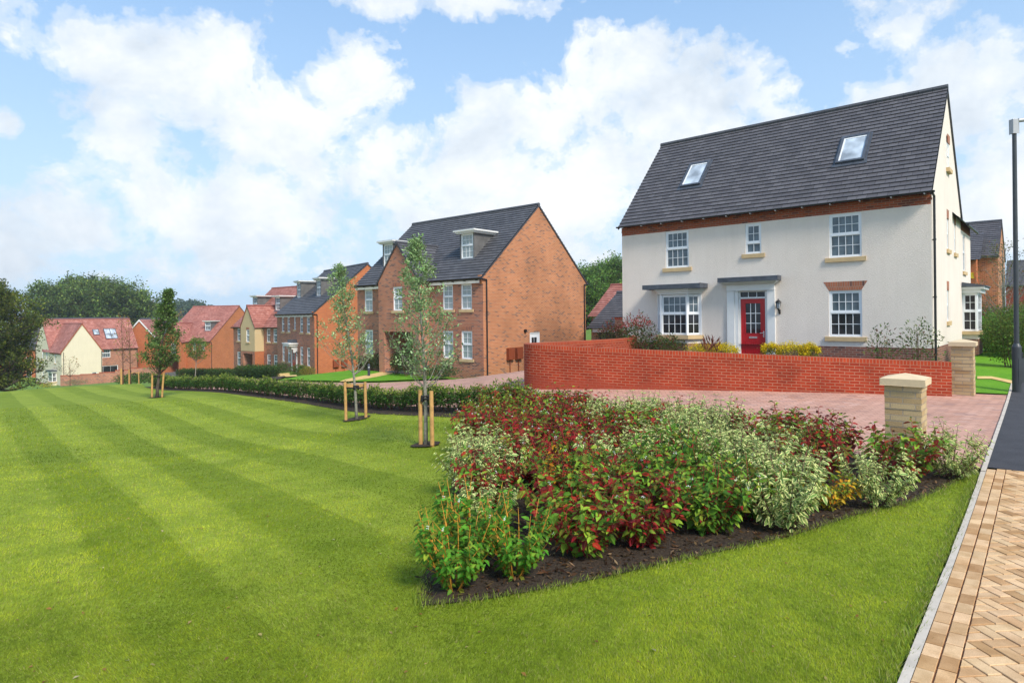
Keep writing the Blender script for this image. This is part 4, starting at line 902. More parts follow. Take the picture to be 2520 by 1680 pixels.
# far left and behind
plain_house(P(-40, 945, 118), (1, .0), 'brick house with grey roof mostly hidden behind the dark oak', 11, 8, 6.6, 10.4, 'brick_orange', 'tile_grey', 'ridge_grey', [(8, 9, .9, 2.3), (8, 9, 3.8, 5.0), (4, 5, 3.8, 5.0)])
def house_f():
    root = plain_house(P(316, 945, 112), (1, 0), 'orange brick house with white bargeboards and grey roof, behind the dark leaning tree', 11, 8, 8.7, 11.6, 'brick_orange', 'tile_grey', 'ridge_grey', [], z0=-2)
    mb = MB(); x0, x1, y = .9, 7.1, -3.2; ez, ap = 8.0, 11.45; wall_panel(mb, frF(y), x0, x1, -2, ez, [(2.2, 3.0, 4.0, 5.2)], 'brick_orange'); gable_tri(mb, frF(y), x0, x1, ez, ap, 'brick_orange'); wall_panel(mb, frL(x0), y, 0, -2, ez, (), 'brick_orange'); wall_panel(mb, frR(x1), y, 0, -2, ez, (), 'brick_orange'); mb.build('front_wing', root)
    xm = (x0 + x1) / 2; r = MB(); s = (ap - ez) / (xm - x0); oe = .25
    slope(r, (x0 - oe, 4, ez - oe * s), (x0 - oe, y - .15, ez - oe * s), (xm, 4, ap), (xm, y - .15, ap), 'tile_red'); slope(r, (x1 + oe, y - .15, ez - oe * s), (x1 + oe, 4, ez - oe * s), (xm, y - .15, ap), (xm, 4, ap), 'tile_red'); r.build('wing_roof', root)
    b = MB()
    for xe in (x0 - oe, x1 + oe): q = [(xe, y - .17, ez - oe * s + .05), (xm, y - .17, ap + .05), (xm, y - .17, ap - .28), (xe, y - .17, ez - oe * s - .28)]; b.face(q, 'white_wood'); b.face([(p[0], y - .12, p[2]) for p in q], 'white_wood')
    b.build('bargeboard', root); window(root, frF(y), 2.2, 3.0, 4.0, 5.2, 2, (2, 2), 'glass_dark', sill=None)
    downpipe(root, (x0 + .1, y), -2, ez - .2, (0, -.07))
house_f()
plain_house(P(92, 945, 128), (1, 0), 'grey roofed house whose ridge just shows above the cream house', 16, 8, 9.4, 13.3, 'brick_mixed', 'tile_grey', 'ridge_grey')
# right: brick houses beyond the white one
def right_houses():
    c = Vector((25.3, 46.3, .4)); root = plain_house(c, rA, 'red brick house with grey roof and yellow alarm box, right of the big cream house', 8.3, 6.2, 5.5, 7.9, 'brick_warm', 'tile_slate', 'ridge_grey', [], z0=-.6)
    mb = MB(); wall_panel(mb, frF(-1.2), 4.0, 7.25, -.6, 5.2, [(6.35, 6.8, 2.9, 4.4)], 'brick_orange'); wall_panel(mb, frR(7.25), -1.2, 0, -.6, 5.2, (), 'brick_orange'); mb.build('front_wing', root)
    window(root, frF(-1.2), 6.35, 6.8, 2.9, 4.4, 2, (2, 2), 'glass_dark'); q = MB(); q.box(6.9, 7.12, -1.3, -1.2, 3.9, 4.25, 'alarm_yellow'); q.build('alarm_box', root, bevel=.03)
    r = MB(); slope(r, (3.8, -1.5, 5.05), (7.5, -1.5, 5.05), (3.8, 1.3, 7.0), (7.5, 1.3, 7.0), 'tile_slate'); r.build('wing_roof', root)
    plain_house(pz(2476, 780, 84, .3), rA, 'row of red brick town houses with white windows at the right edge beyond the birch', 14, 8, 5.3, 8.6, 'brick_red', 'tile_slate', 'ridge_grey', [(2.6, 3.5, 2.9, 4.3), (2.6, 3.5, .4, 1.9), (5.2, 6.1, 2.9, 4.3), (5.2, 6.1, .4, 1.9), (8, 8.9, 2.9, 4.3), (8, 8.9, .4, 1.9)])
right_houses()

# ---------------------------------------------------------------- garden walls, pillars, lamp, bollards
def catmull(pts, n=6):
    out = []; p = [Vector(q) for q in pts]; p = [p[0] * 2 - p[1]] + p + [p[-1] * 2 - p[-2]]
    for i in range(1, len(p) - 2):
        for k in range(n):
            t = k / n; a, b, c, d = p[i - 1], p[i], p[i + 1], p[i + 2]
            out.append(.5 * ((2 * b) + (c - a) * t + (2 * a - 5 * b + 4 * c - d) * t * t + (3 * b - a - 3 * c + d) * t ** 3))
    out.append(p[-2]); return out
def curved_wall():
    path = catmull([(10.62, 15.30, .965), (8.0, 15.92, 1.06), (5.3, 16.57, 1.17), (2.63, 17.25, 1.28), (1.5, 17.6, 1.33), (.8, 17.9, 1.36), (.48, 18.25, 1.37), (.5, 18.75, 1.37), (.9, 19.35, 1.36), (1.7, 20.2, 1.35), (3.0, 21.75, 1.33), (4.0, 23.0, 1.32), (4.75, 24.6, 1.31), (5.0, 26.7, 1.3)], 6)
    T = .215; body = MB(); cap = MB(); s = 0
    n = len(path); nr = []
    for i in range(n):
        d = (path[min(i + 1, n - 1)] - path[max(i - 1, 0)]); d.z = 0; d.normalize(); nr.append(Vector((d.y, -d.x, 0)))
    for i in range(n - 1):
        a, b = path[i], path[i + 1]; na, nb = nr[i] * T / 2, nr[i + 1] * T / 2; L = Vector((b.x - a.x, b.y - a.y)).length
        za, zb = h(a.x, a.y) - .25, h(b.x, b.y) - .25
        for sg in (-1, 1):
            o1, o2 = a + na * sg, b + nb * sg; h1, h2 = a.z - .112, b.z - .112
            body.face([(o1.x, o1.y, za), (o2.x, o2.y, zb), (o2.x, o2.y, h2), (o1.x, o1.y, h1)], 'brick_red', [(s, za - h1), (s + L, zb - h2), (s + L, 0), (s, 0)])
            c1, c2 = a + na * sg * 1.012, b + nb * sg * 1.012
            cap.face([(c1.x, c1.y, h1), (c2.x, c2.y, h2), (c2.x, c2.y, b.z), (c1.x, c1.y, a.z)], 'brick_red_cap', [(s, .004), (s + L, .004), (s + L, .114), (s, .114)])
        q = [a - na * 1.012, b - nb * 1.012, b + nb * 1.012, a + na * 1.012]
        cap.face([tuple(x) for x in q], 'brick_red_cap', [(s, .004), (s + L, .004), (s + L, .1), (s, .1)])
        s += L
    e = path[0]; na = nr[0] * T / 2; body.face([(e.x + na.x, e.y + na.y, -.1), (e.x - na.x, e.y - na.y, -.1), (e.x - na.x, e.y - na.y, e.z), (e.x + na.x, e.y + na.y, e.z)], 'brick_red')
    root = empty('garden_wall', (0, 0, 0), 0, 'long curved bright red brick garden wall in front of the cream rendered house', 'wall')
    body.build('wall', root); cap.build('coping', root)
curved_wall()
def pillar(x, y, rz, ht, w, label):
    z = h(x, y); root = empty('stone_pillar', (x, y, z), rz, label, 'pillar'); mb = MB(); k = w / 2
    n = int((ht - .15) / .085); zz = -.1
    # coursed split-face stone: each course steps in and out a little
    rows = [(-.12, 0.0)] + [(i * .085, (i + 1) * .085) for i in range(n)]
    for i, (a, b) in enumerate(rows):
        j = [rnd.uniform(-.006, .006) for _ in range(4)]; mb.box(-k + j[0], k + j[1], -k + j[2], k + j[3], a, b - .001, 'stone_block')
    top = n * .085; b = mb.build('shaft', root)
    c = MB(); e = k + .052; t0, t1, t2 = top, top + .095, top + .165
    c.box(-e, e, -e, e, t0, t1, 'stone_cap')
    for q in (((-e, -e), (e, -e)), ((e, -e), (e, e)), ((e, e), (-e, e)), ((-e, e), (-e, -e))): c.face([(*q[0], t1), (*q[1], t1), (0, 0, t2)], 'stone_cap')
    c.build('cap', root, bevel=.006)
pillar(11.08, 15.48, -.72, 1.40, .44, 'buff stone gate pillar at the right end of the curved red brick wall')
pillar(5.70, 9.14, -.72, 1.40, .455, 'buff stone gate pillar rising out of the shrub bed, with a pale pyramid cap')
def brick_wall(name, pts, label, tops, th=.22, m='brick_mixed', capm='brick_red_cap'):
    root = empty(name, (0, 0, 0), 0, label, 'wall'); body = MB(); cap = MB(); s = 0
    for i in range(len(pts) - 1):
        a, b = Vector(pts[i]), Vector(pts[i + 1]); L = (b - a).length; d = (b - a) / L; nn = Vector((d.y, -d.x)) * th / 2; zt = tops[i]; zb = min(h(*a), h(*b)) - 1
        fr = lambda u, z, dd: (a.x + d.x * u + nn.x * (1 - 2 * dd), a.y + d.y * u + nn.y * (1 - 2 * dd), z)
        for dd in (0, 1): body.face([fr(0, zb, dd), fr(L, zb, dd), fr(L, zt - .1, dd), fr(0, zt - .1, dd)], m, [(s, zb), (s + L, zb), (s + L, zt - .1), (s, zt - .1)])
        for u in (0, L): body.face([fr(u, zb, 0), fr(u, zb, 1), fr(u, zt - .1, 1), fr(u, zt - .1, 0)], m)
        cap.boxf(fr, -.02, L - .004, zt - .1, zt, -.1, 1.1, capm); s += L
    body.build('wall', root); cap.build('coping', root)
brick_wall('side_wall', [(5.1, 30.85), (6.9, 29.3)], 'short brick wall end behind the red tipped shrubs at the left of the cream house', [2.05])
def zt(px, py, Y): return P(px, py, Y).z
gw_pts = []
for px, Y in ((149, 90), (198, 90.5), (244, 91), (284, 91.5), (318, 92), (352, 93), (392, 95)): v = P(px, 900, Y); gw_pts.append((v.x, v.y))
brick_wall('stepped_wall', gw_pts, 'far brick garden wall stepping up to the right in front of the cream gabled house', [zt(170, 923, 90), zt(220, 920, 90.5), zt(260, 915.5, 91), zt(300, 910, 91.5), zt(335, 905, 92), zt(370, 902, 94)], m='brick_mixed')

def street_lamp():
    v = P(2503, 970, 15.6); x, y = v.x, v.y; z = h(x, y); root = empty('street_lamp', (x, y, z), 0, 'tall dark grey street lamp post on the tarmac path at the right edge', 'street lamp')
    b = MB(); b.lathe([(0, -.1), (.098, -.1), (.098, 1.12), (.090, 1.15), (.060, 1.21), (.060, 1.24)], (0, 0, 0), 'lamp_steel', 20); b.build('base', root)
    d = MB(); d.box(-.03, .10, -.101, -.09, .25, .85, 'lamp_steel'); d.box(.095, .112, -.06, .06, .3, 1.0, 'lamp_steel'); d.build('access_door', root)
    p = MB(); p.lathe([(.055, 1.2), (.050, 3.5), (.046, 6.4)], (0, 0, 0), 'lamp_steel', 16); p.build('pole', root)
    a = MB(); a.box(-.075, .065, -.06, .06, 6.4, 6.76, 'galvanised'); a.tube([(0, 0, 6.72), (.9, 0, 6.80)], .05, 'galvanised', 10); a.build('bracket', root, bevel=.012)
    l = MB(); l.box(.85, 1.5, -.14, .14, 6.76, 6.88, 'galvanised'); lo = l.build('lantern', root, bevel=.03); g = MB(); g.box(.95, 1.45, -.11, .11, 6.745, 6.759, 'glass_roof'); g.build('diffuser', lo)
street_lamp()
def bollard(px, py, Y, label, dz=0):
    u, w = uw(px, py); x = u / F * Y; z = CH + w / F * Y; root = empty('bollard_light', (x, Y, z), 0, label, 'bollard light', 'bollard lights beside the drive')
    b = MB(); b.lathe([(0, -.15), (.075, -.15), (.075, .70), (.06, .71), (0, .71)], (0, 0, 0), 'bollard_grey', 14); b.build('post', root, smooth=False)
    g = MB(); g.lathe([(.055, .711), (.06, .80)], (0, 0, 0), 'glass_roof', 14); g.build('lens', root)
    c = MB(); c.lathe([(.078, .80), (.075, .86), (.05, .92), (0, .95)], (0, 0, 0), 'bollard_grey', 14); c.lathe([(0, .80), (.078, .80)], (0, 0, 0), 'bollard_grey', 14); c.build('hood', root)
bollard(908, 936, 35.5, 'dark grey bollard light on the bright grass, beside the golden path')
bollard(662, 934, 53, 'dark grey bollard light by the bare soil bed in front of the pillared porch')

# ---------------------------------------------------------------- foliage machinery
def rot_basis(D):
    D = D / np.linalg.norm(D, axis=1, keepdims=True)
    up = np.tile([0, 0, 1.0], (len(D), 1)); up[np.abs(D[:, 2]) > .95] = [1, 0, 0]
    S = np.cross(D, up); S /= np.linalg.norm(S, axis=1, keepdims=True); N = np.cross(S, D); return D, S, N
def leaves(name, P0, D, L, wr, C, mat='leaf', parent=None, fold=.25, droop=.25, roll=.5, rs=None, simple_=False):
    """P0 base points, D directions, L lengths, C colours"""
    rs = rs or np.random.RandomState(1); n = len(P0); D, S, N = rot_basis(D); a = rs.normal(0, roll, n)[:, None]
    S, N = S * np.cos(a) + N * np.sin(a), N * np.cos(a) - S * np.sin(a); L = L[:, None]; w = L * wr
    if simple_:
        V = np.stack([P0, P0 + D * L * .5 + S * w, P0 + D * L - N * L * droop, P0 + D * L * .5 - S * w], 1).reshape(-1, 3)
        Q = (np.arange(n)[:, None] * 4 + np.array([0, 1, 2, 3])); return np_mesh(name, V, quads=Q, colr=np.repeat(C, 4, 0), mat=mat, parent=parent)
    f = w * fold
    V = np.stack([P0, P0 + D * L * .32 + S * w + N * f, P0 + D * L * .68 + S * w * .75 + N * (f * .6 - L * droop * .4), P0 + D * L - N * L * droop,
                  P0 + D * L * .68 - S * w * .75 + N * (f * .6 - L * droop * .4), P0 + D * L * .32 - S * w + N * f], 1).reshape(-1, 3)
    Q = (np.arange(n)[:, None, None] * 6 + np.array([[0, 1, 2, 3], [0, 3, 4, 5]])[None]).reshape(-1, 4)
    uv = np.tile(np.array([[.5, 0], [0, .32], [.06, .68], [.5, 1], [.94, .68], [1, .32]]), (n, 1))
    return np_mesh(name, V, quads=Q, uv=uv, colr=np.repeat(C, 6, 0), mat=mat, parent=parent)
def palette(rs, n, cols, wts, jit=.18):
    c = np.array(cols)[rs.choice(len(cols), n, p=np.array(wts) / sum(wts))]; return np.clip(c * (1 + rs.normal(0, jit, (n, 1))) * (1 + rs.normal(0, .06, (n, 3))), .002, .95)
GREEN = (.10, .24, .022); DGREEN = (.045, .13, .018); LIME = (.27, .40, .04); OLIVE = (.19, .20, .025); RED = (.34, .018, .025); DRED = (.14, .012, .02); CRIM = (.42, .035, .02); ORANGE = (.62, .25, .015); YEL = (.60, .42, .03); BROWN = (.16, .07, .03)
KINDS = {  # height, radius, stems, leaf length, width ratio, palette, leaf material, stem material, berries
 'red':   (.84, .56, 15, .095, .27, [RED, DRED, CRIM, OLIVE, GREEN, LIME], [.30, .17, .11, .16, .15, .11], 'leaf_rib', 'stem_red', 8),
 'mixed': (.86, .58, 15, .098, .28, [RED, DRED, OLIVE, GREEN, LIME, CRIM], [.19, .10, .14, .25, .22, .10], 'leaf_rib', 'stem_red', 9),
 'green': (.86, .58, 16, .10, .29, [GREEN, DGREEN, LIME, OLIVE, RED], [.44, .20, .26, .06, .04], 'leaf_rib', 'stem_red', 5),
 'varieg': (.88, .55, 16, .088, .25, [(.19, .31, .08), (.24, .36, .10), (.14, .25, .06)], [.4, .35, .25], 'leaf_varieg', 'stem_brown', 0),
 'lime':  (.84, .46, 15, .078, .28, [GREEN, (.07, .25, .02), (.12, .34, .03), LIME, OLIVE], [.3, .3, .2, .15, .05], 'leaf_rib', 'stem_orange', 2),
 'orange': (.80, .42, 14, .055, .22, [ORANGE, YEL, OLIVE, BROWN], [.6, .2, .1, .1], 'leaf', 'stem_brown', 0),
 'yellowing': (.46, .40, 12, .065, .28, [YEL, LIME, OLIVE, ORANGE], [.35, .3, .2, .15], 'leaf_rib', 'stem_brown', 0),
}
def dogwood(kind, seed, hs=1.0):
    H, R, ns, ll, wr, cols, wts, lm, sm, nb = KINDS[kind]; rs = np.random.RandomState(seed); H *= hs
    root = empty(kind + '_shrub' if kind not in ('red', 'mixed', 'green', 'lime') else 'dogwood_shrub', (0, 0, 0)); st = MB(); Pl, Dl, Ll, tips = [], [], [], []
    def nodes(pts, t0, k, ax):
        for j in range(k):
            t = t0 + (1 - t0) * (j + rs.uniform(-.2, .2)) / max(k - 1, 1); t = min(max(t, 0), .999); i = int(t * (len(pts) - 1)); f = t * (len(pts) - 1) - i
            p = pts[i] * (1 - f) + pts[i + 1] * f; d = pts[i + 1] - pts[i]; d = d / np.linalg.norm(d); ang = rs.uniform(0, PI) 
            u = np.cross(d, [0, 0, 1.0]); u = u / (np.linalg.norm(u) + 1e-6); v = np.cross(d, u)
            for s in (1, -1):
                o = (u * math.cos(ang) + v * math.sin(ang)) * s
                Pl.append(p + o * .004); Dl.append(o * 1.0 + d * rs.uniform(.2, .7) + np.array([0, 0, rs.uniform(-.35, .15)])); Ll.append(ll * rs.uniform(.6, 1.2) * (1 if t < .9 else .7))
    for i in range(ns):
        az = 2 * PI * (i + rs.uniform(-.4, .4)) / ns; out = R * math.sqrt(rs.uniform(.06, 1)); Hh = H * rs.uniform(.78, 1.08) * (1 - .28 * (out / R) ** 2)
        c, s = math.cos(az), math.sin(az); bend = rs.uniform(-.06, .06); pts = []
        for k in range(6):
            t = k / 5; r_ = .05 + (out - .05) * t ** .85; pts.append(np.array([c * r_ - s * bend * math.sin(PI * t), s * r_ + c * bend * math.sin(PI * t), Hh * t ** (1.05) - .02]))
        st.tube(pts, [.0075, .007, .006, .005, .004, .002], sm, 4, cap=False); nodes(pts, .12, 9, c); tips.append(pts[-1])
        for b in range(rs.randint(4, 7)):
            t = rs.uniform(.25, .85); j = int(t * 5); p = pts[j]; a2 = az + rs.normal(0, 1.1); l2 = rs.uniform(.14, .30) * (1.15 - t * .5); d = np.array([math.cos(a2) * .75, math.sin(a2) * .75, rs.uniform(.35, 1.0)]); d /= np.linalg.norm(d)
            q = [p, p + d * l2 * .5, p + d * l2 + np.array([0, 0, l2 * .12])]; st.tube(q, [.004, .003, .0015], sm, 3, cap=False); nodes(q, .2, 4, c); tips.append(q[-1])
    Pl, Dl, Ll = np.array(Pl), np.array(Dl), np.array(Ll); C = palette(rs, len(Pl), cols, wts)
    # colour turns in patches from stem to stem
    if kind in ('mixed',):
        g = (Pl[:, 2] / H) > rs.uniform(.35, .9, len(Pl)); k = g & (rs.rand(len(Pl)) < .35); C[k] = palette(rs, int(k.sum()), [LIME, GREEN, OLIVE], [1.4, 1, .8])
    leaves('foliage', Pl, Dl, Ll, wr, C, lm, root, rs=rs, droop=.28, roll=.55)
    if nb:
        bm = st
        for t in [tips[k] for k in rs.choice(len(tips), min(nb, len(tips)), replace=False)]:
            for _ in range(7):
                o = rs.normal(0, .010, 3); c = t + o + np.array([0, 0, .012]); r = rs.uniform(.004, .006)
                v = [c + np.array(d) * r for d in ((1, 0, 0), (0, 1, 0), (-1, 0, 0), (0, -1, 0), (0, 0, 1), (0, 0, -1))]
                for a, b_ in ((0, 1), (1, 2), (2, 3), (3, 0)): bm.face([v[a], v[b_], v[4]], 'berry'); bm.face([v[b_], v[a], v[5]], 'berry')
    st.build('stems', root)
    return root
protos = {k: [dogwood(k, 11 + i * 7 + len(k)) for i in range(3 if k in ('red', 'mixed', 'green', 'varieg') else 1)] for k in KINDS}
for k in ('varieg',):
    for o in protos[k]: o.name = 'variegated_dogwood'
KM = kidmap_of(None)
used = set(); placed = []
def put(kind, x, y, s=1.0, rz=None, i=None, dz=0.0, sz=None):
    i = rnd.randrange(len(protos[kind])) if i is None else i; o = protos[kind][i]; rz = rnd.uniform(0, 6.28) if rz is None else rz
    loc = (x, y, h(x, y) + .01 + dz); sc = (s, s, (sz or s))
    if o.name in used: c = copy_tree(o, KM, loc, rz, sc)
    else: used.add(o.name); o.location = loc; o.rotation_euler = (0, 0, rz); o.scale = sc; c = o
    placed.append((kind, c, x, y)); return c
def in_poly(x, y, poly):
    c = False; n = len(poly)
    for i in range(n):
        (x1, y1), (x2, y2) = poly[i], poly[i - 1]
        if (y1 > y) != (y2 > y) and x < (x2 - x1) * (y - y1) / (y2 - y1) + x1: c = not c
    return c
def edge_dist(x, y, poly):
    m = 9e9; p = Vector((x, y))
    for i in range(len(poly)):
        a, b = Vector(poly[i]), Vector(poly[i - 1]); t = max(0, min(1, (p - a).dot(b - a) / ((b - a).length_squared + 1e-9))); m = min(m, (p - a - (b - a) * t).length)
    return m
# species map read off the photograph: screen position of the middle of each clump
SEED = [(1110, 1330, 'lime'), (1215, 1370, 'lime'), (1200, 1255, 'varieg'), (1150, 1200, 'red'), (1200, 1170, 'red'), (1180, 1105, 'varieg'), (1260, 1170, 'mixed'), (1240, 1060, 'red'), (1300, 990, 'mixed'), (1290, 1100, 'red'), (1330, 1050, 'red'), (1420, 1020, 'red'), (1500, 1050, 'red'),
        (1340, 1140, 'mixed'), (1430, 1190, 'mixed'), (1330, 1270, 'mixed'), (1450, 1290, 'red'), (1560, 1260, 'mixed'), (1540, 1180, 'green'), (1640, 1210, 'mixed'), (1650, 1300, 'red'), (1790, 1240, 'green'), (1760, 1160, 'green'), (1880, 1190, 'green'), (1720, 1270, 'green'),
        (1580, 1100, 'varieg'), (1650, 1060, 'varieg'), (1520, 990, 'varieg'), (1600, 1000, 'varieg'), (1720, 1030, 'varieg'), (1800, 1040, 'varieg'), (1880, 1080, 'varieg'), (1930, 1130, 'varieg'), (1840, 1110, 'varieg'), (1860, 990, 'red'), (1780, 985, 'mixed'), (1700, 980, 'red'), (1990, 1010, 'red'), (2060, 1040, 'red'), (2140, 1030, 'mixed'), (2000, 1090, 'red'), (2100, 1100, 'red'), (2180, 1060, 'mixed'), (2250, 1090, 'green'), (1560, 1030, 'mixed'), (1950, 1170, 'varieg'), (1680, 1110, 'green'), (1600, 1150, 'mixed')]
inner = []
gx = -1.3
rb = random.Random(5)
for iy in range(24):
    for ix in range(16):
        x = -1.2 + ix * .64 + (iy % 2) * .32 + rb.uniform(-.12, .12); y = 4.9 + iy * .54 + rb.uniform(-.12, .12)
        if in_poly(x, y, bed) and edge_dist(x, y, bed) > .17: inner.append((x, y))
special = [('lime', -.50, 5.16, .88), ('lime', .0, 5.42, .88), ('lime', -.38, 5.80, .98), ('varieg', 4.22, 7.35, .86), ('varieg', 5.85, 8.45, .92), ('yellowing', 3.66, 7.30, 1.0), ('orange', .66, 7.75, 1.12), ('mixed', 5.22, 8.42, 1.0), ('mixed', .66, 5.95, .9), ('red', 1.25, 6.2, .92), ('green', 2.0, 6.55, .9), ('green', 2.6, 6.98, .9), ('varieg', 3.22, 7.42, .95), ('red', 4.05, 8.5, .95), ('red', 4.75, 9.85, 1.0), ('mixed', 4.2, 9.6, 1.05), ('varieg', -.30, 6.75, .72)]
for k, x, y, s in special: put(k, x, y, s)
for x, y in inner:
    if any((x - a[2]) ** 2 + (y - a[3]) ** 2 < (.50 if a[0] in ('varieg', 'red', 'lime') else .42) ** 2 for a in placed): continue
    if (x - 5.72) ** 2 + (y - 9.05) ** 2 < .5 ** 2: continue
    px, py = proj(x, y, h(x, y) + .55)
    # the soil strip along the front right stays open
    fd = min((Vector((x, y)) - Vector(q)).length for q in bed[3:8])
    if px > 1960 and edge_dist(x, y, bed[4:10]) < 1.0: continue
    if px > 2120 and y < 8.9: continue
    kind = min(SEED, key=lambda s: (s[0] - px) ** 2 + ((s[1] - py) * 1.5) ** 2)[2]
    put(kind, x, y, rb.uniform(.86, 1.08))
def label_bed():
    lab = {'red': ('dark red leaved dogwood', 'red leaved dogwood shrubs'), 'mixed': ('green and red leaved dogwood with white berries', 'dogwoods of mixed green and red leaves'), 'green': ('lush green leaved dogwood', 'green leaved dogwood shrubs'),
           'varieg': ('cream and green variegated dogwood', 'variegated dogwood shrubs'), 'lime': ('fresh green shrub with orange yellow stems', 'orange stemmed shrubs at the tip of the bed'), 'orange': ('small shrub of orange autumn leaves', None), 'yellowing': ('low shrub with yellowing leaves', None)}
    zones = {}
    for k, o, x, y in placed:
        px, py = proj(x, y, h(x, y) + .5)
        v = 'at front edge' if edge_dist(x, y, bed[1:10]) < 1.1 else ('beside the red drive' if edge_dist(x, y, bed[10:15]) < 1.0 else 'in the bed middle')
        hz = 'left' if px < 1400 else ('centre' if px < 1800 else 'right'); zones.setdefault((k, v, hz), []).append((px, y, o))
    ords = ['first', 'second', 'third', 'fourth', 'fifth', 'sixth', 'seventh', 'eighth', 'ninth', 'tenth']
    for (k, v, hz), L in zones.items():
        L.sort(key=lambda t: t[0])
        for i, (px, y, o) in enumerate(L):
            base = lab[k][0]; w = f'{base} {v}, {hz}'
            if len(L) > 1: w += f', {ords[i % 10]} from left'
            tag(o, w, 'shrub', lab[k][1])
    tag(placed[3][1], 'cream variegated dogwood standing alone on bare soil in front of the stone pillar', 'shrub'); tag(placed[4][1], 'wide cream variegated dogwood at the right tip of the bed leaning over the kerb', 'shrub')
    tag(placed[0][1], 'fresh green shrub with orange stems at the very left tip of the bed', 'shrub'); tag(placed[1][1], 'fresh green orange stemmed shrub, second from the left tip of the bed', 'shrub')
    tag(placed[5][1], 'low shrub with yellowing leaves on the soil at the front right of the bed', 'shrub'); tag(placed[6][1], 'small shrub of bright orange autumn leaves amid the red dogwoods', 'shrub')
label_bed()
for L in protos.values():
    for o in L:
        if o.name not in used:
            for c in kids(o): bpy.data.objects.remove(c)
            bpy.data.objects.remove(o)

# mulch: bark chips and twigs scattered on the soil
def mulch():
    rs = np.random.RandomState(3); pts = []
    while len(pts) < 9000:
        x, y = rs.uniform(-1.2, 7), rs.uniform(5, 11) 
        if in_poly(x, y, bed) and rs.rand() < min(1, (7.5 / max(y, 1)) ** 2): pts.append((x, y))
    p = np.array(pts); n = len(p); z = hN(p[:, 0], p[:, 1]) + .018 + rs.uniform(0, .02, n); P0 = np.stack([p[:, 0], p[:, 1], z], 1)
    a = rs.uniform(0, 2 * PI, n); D = np.stack([np.cos(a), np.sin(a), rs.normal(0, .3, n)], 1)
    C = palette(rs, n, [(.05, .025, .012), (.10, .05, .025), (.20, .12, .06), (.30, .2, .12), (.03, .016, .01)], [.3, .3, .2, .05, .15], .2)
    L = rs.uniform(.015, .09, n); o = leaves('mulch', P0, D, L, .16, C, 'leaf', None, simple_=True, droop=0, rs=rs); tag(o, kind='stuff', label='dark bark mulch and dead stalks lying on the soil of the shrub bed', cat='mulch')
mulch()

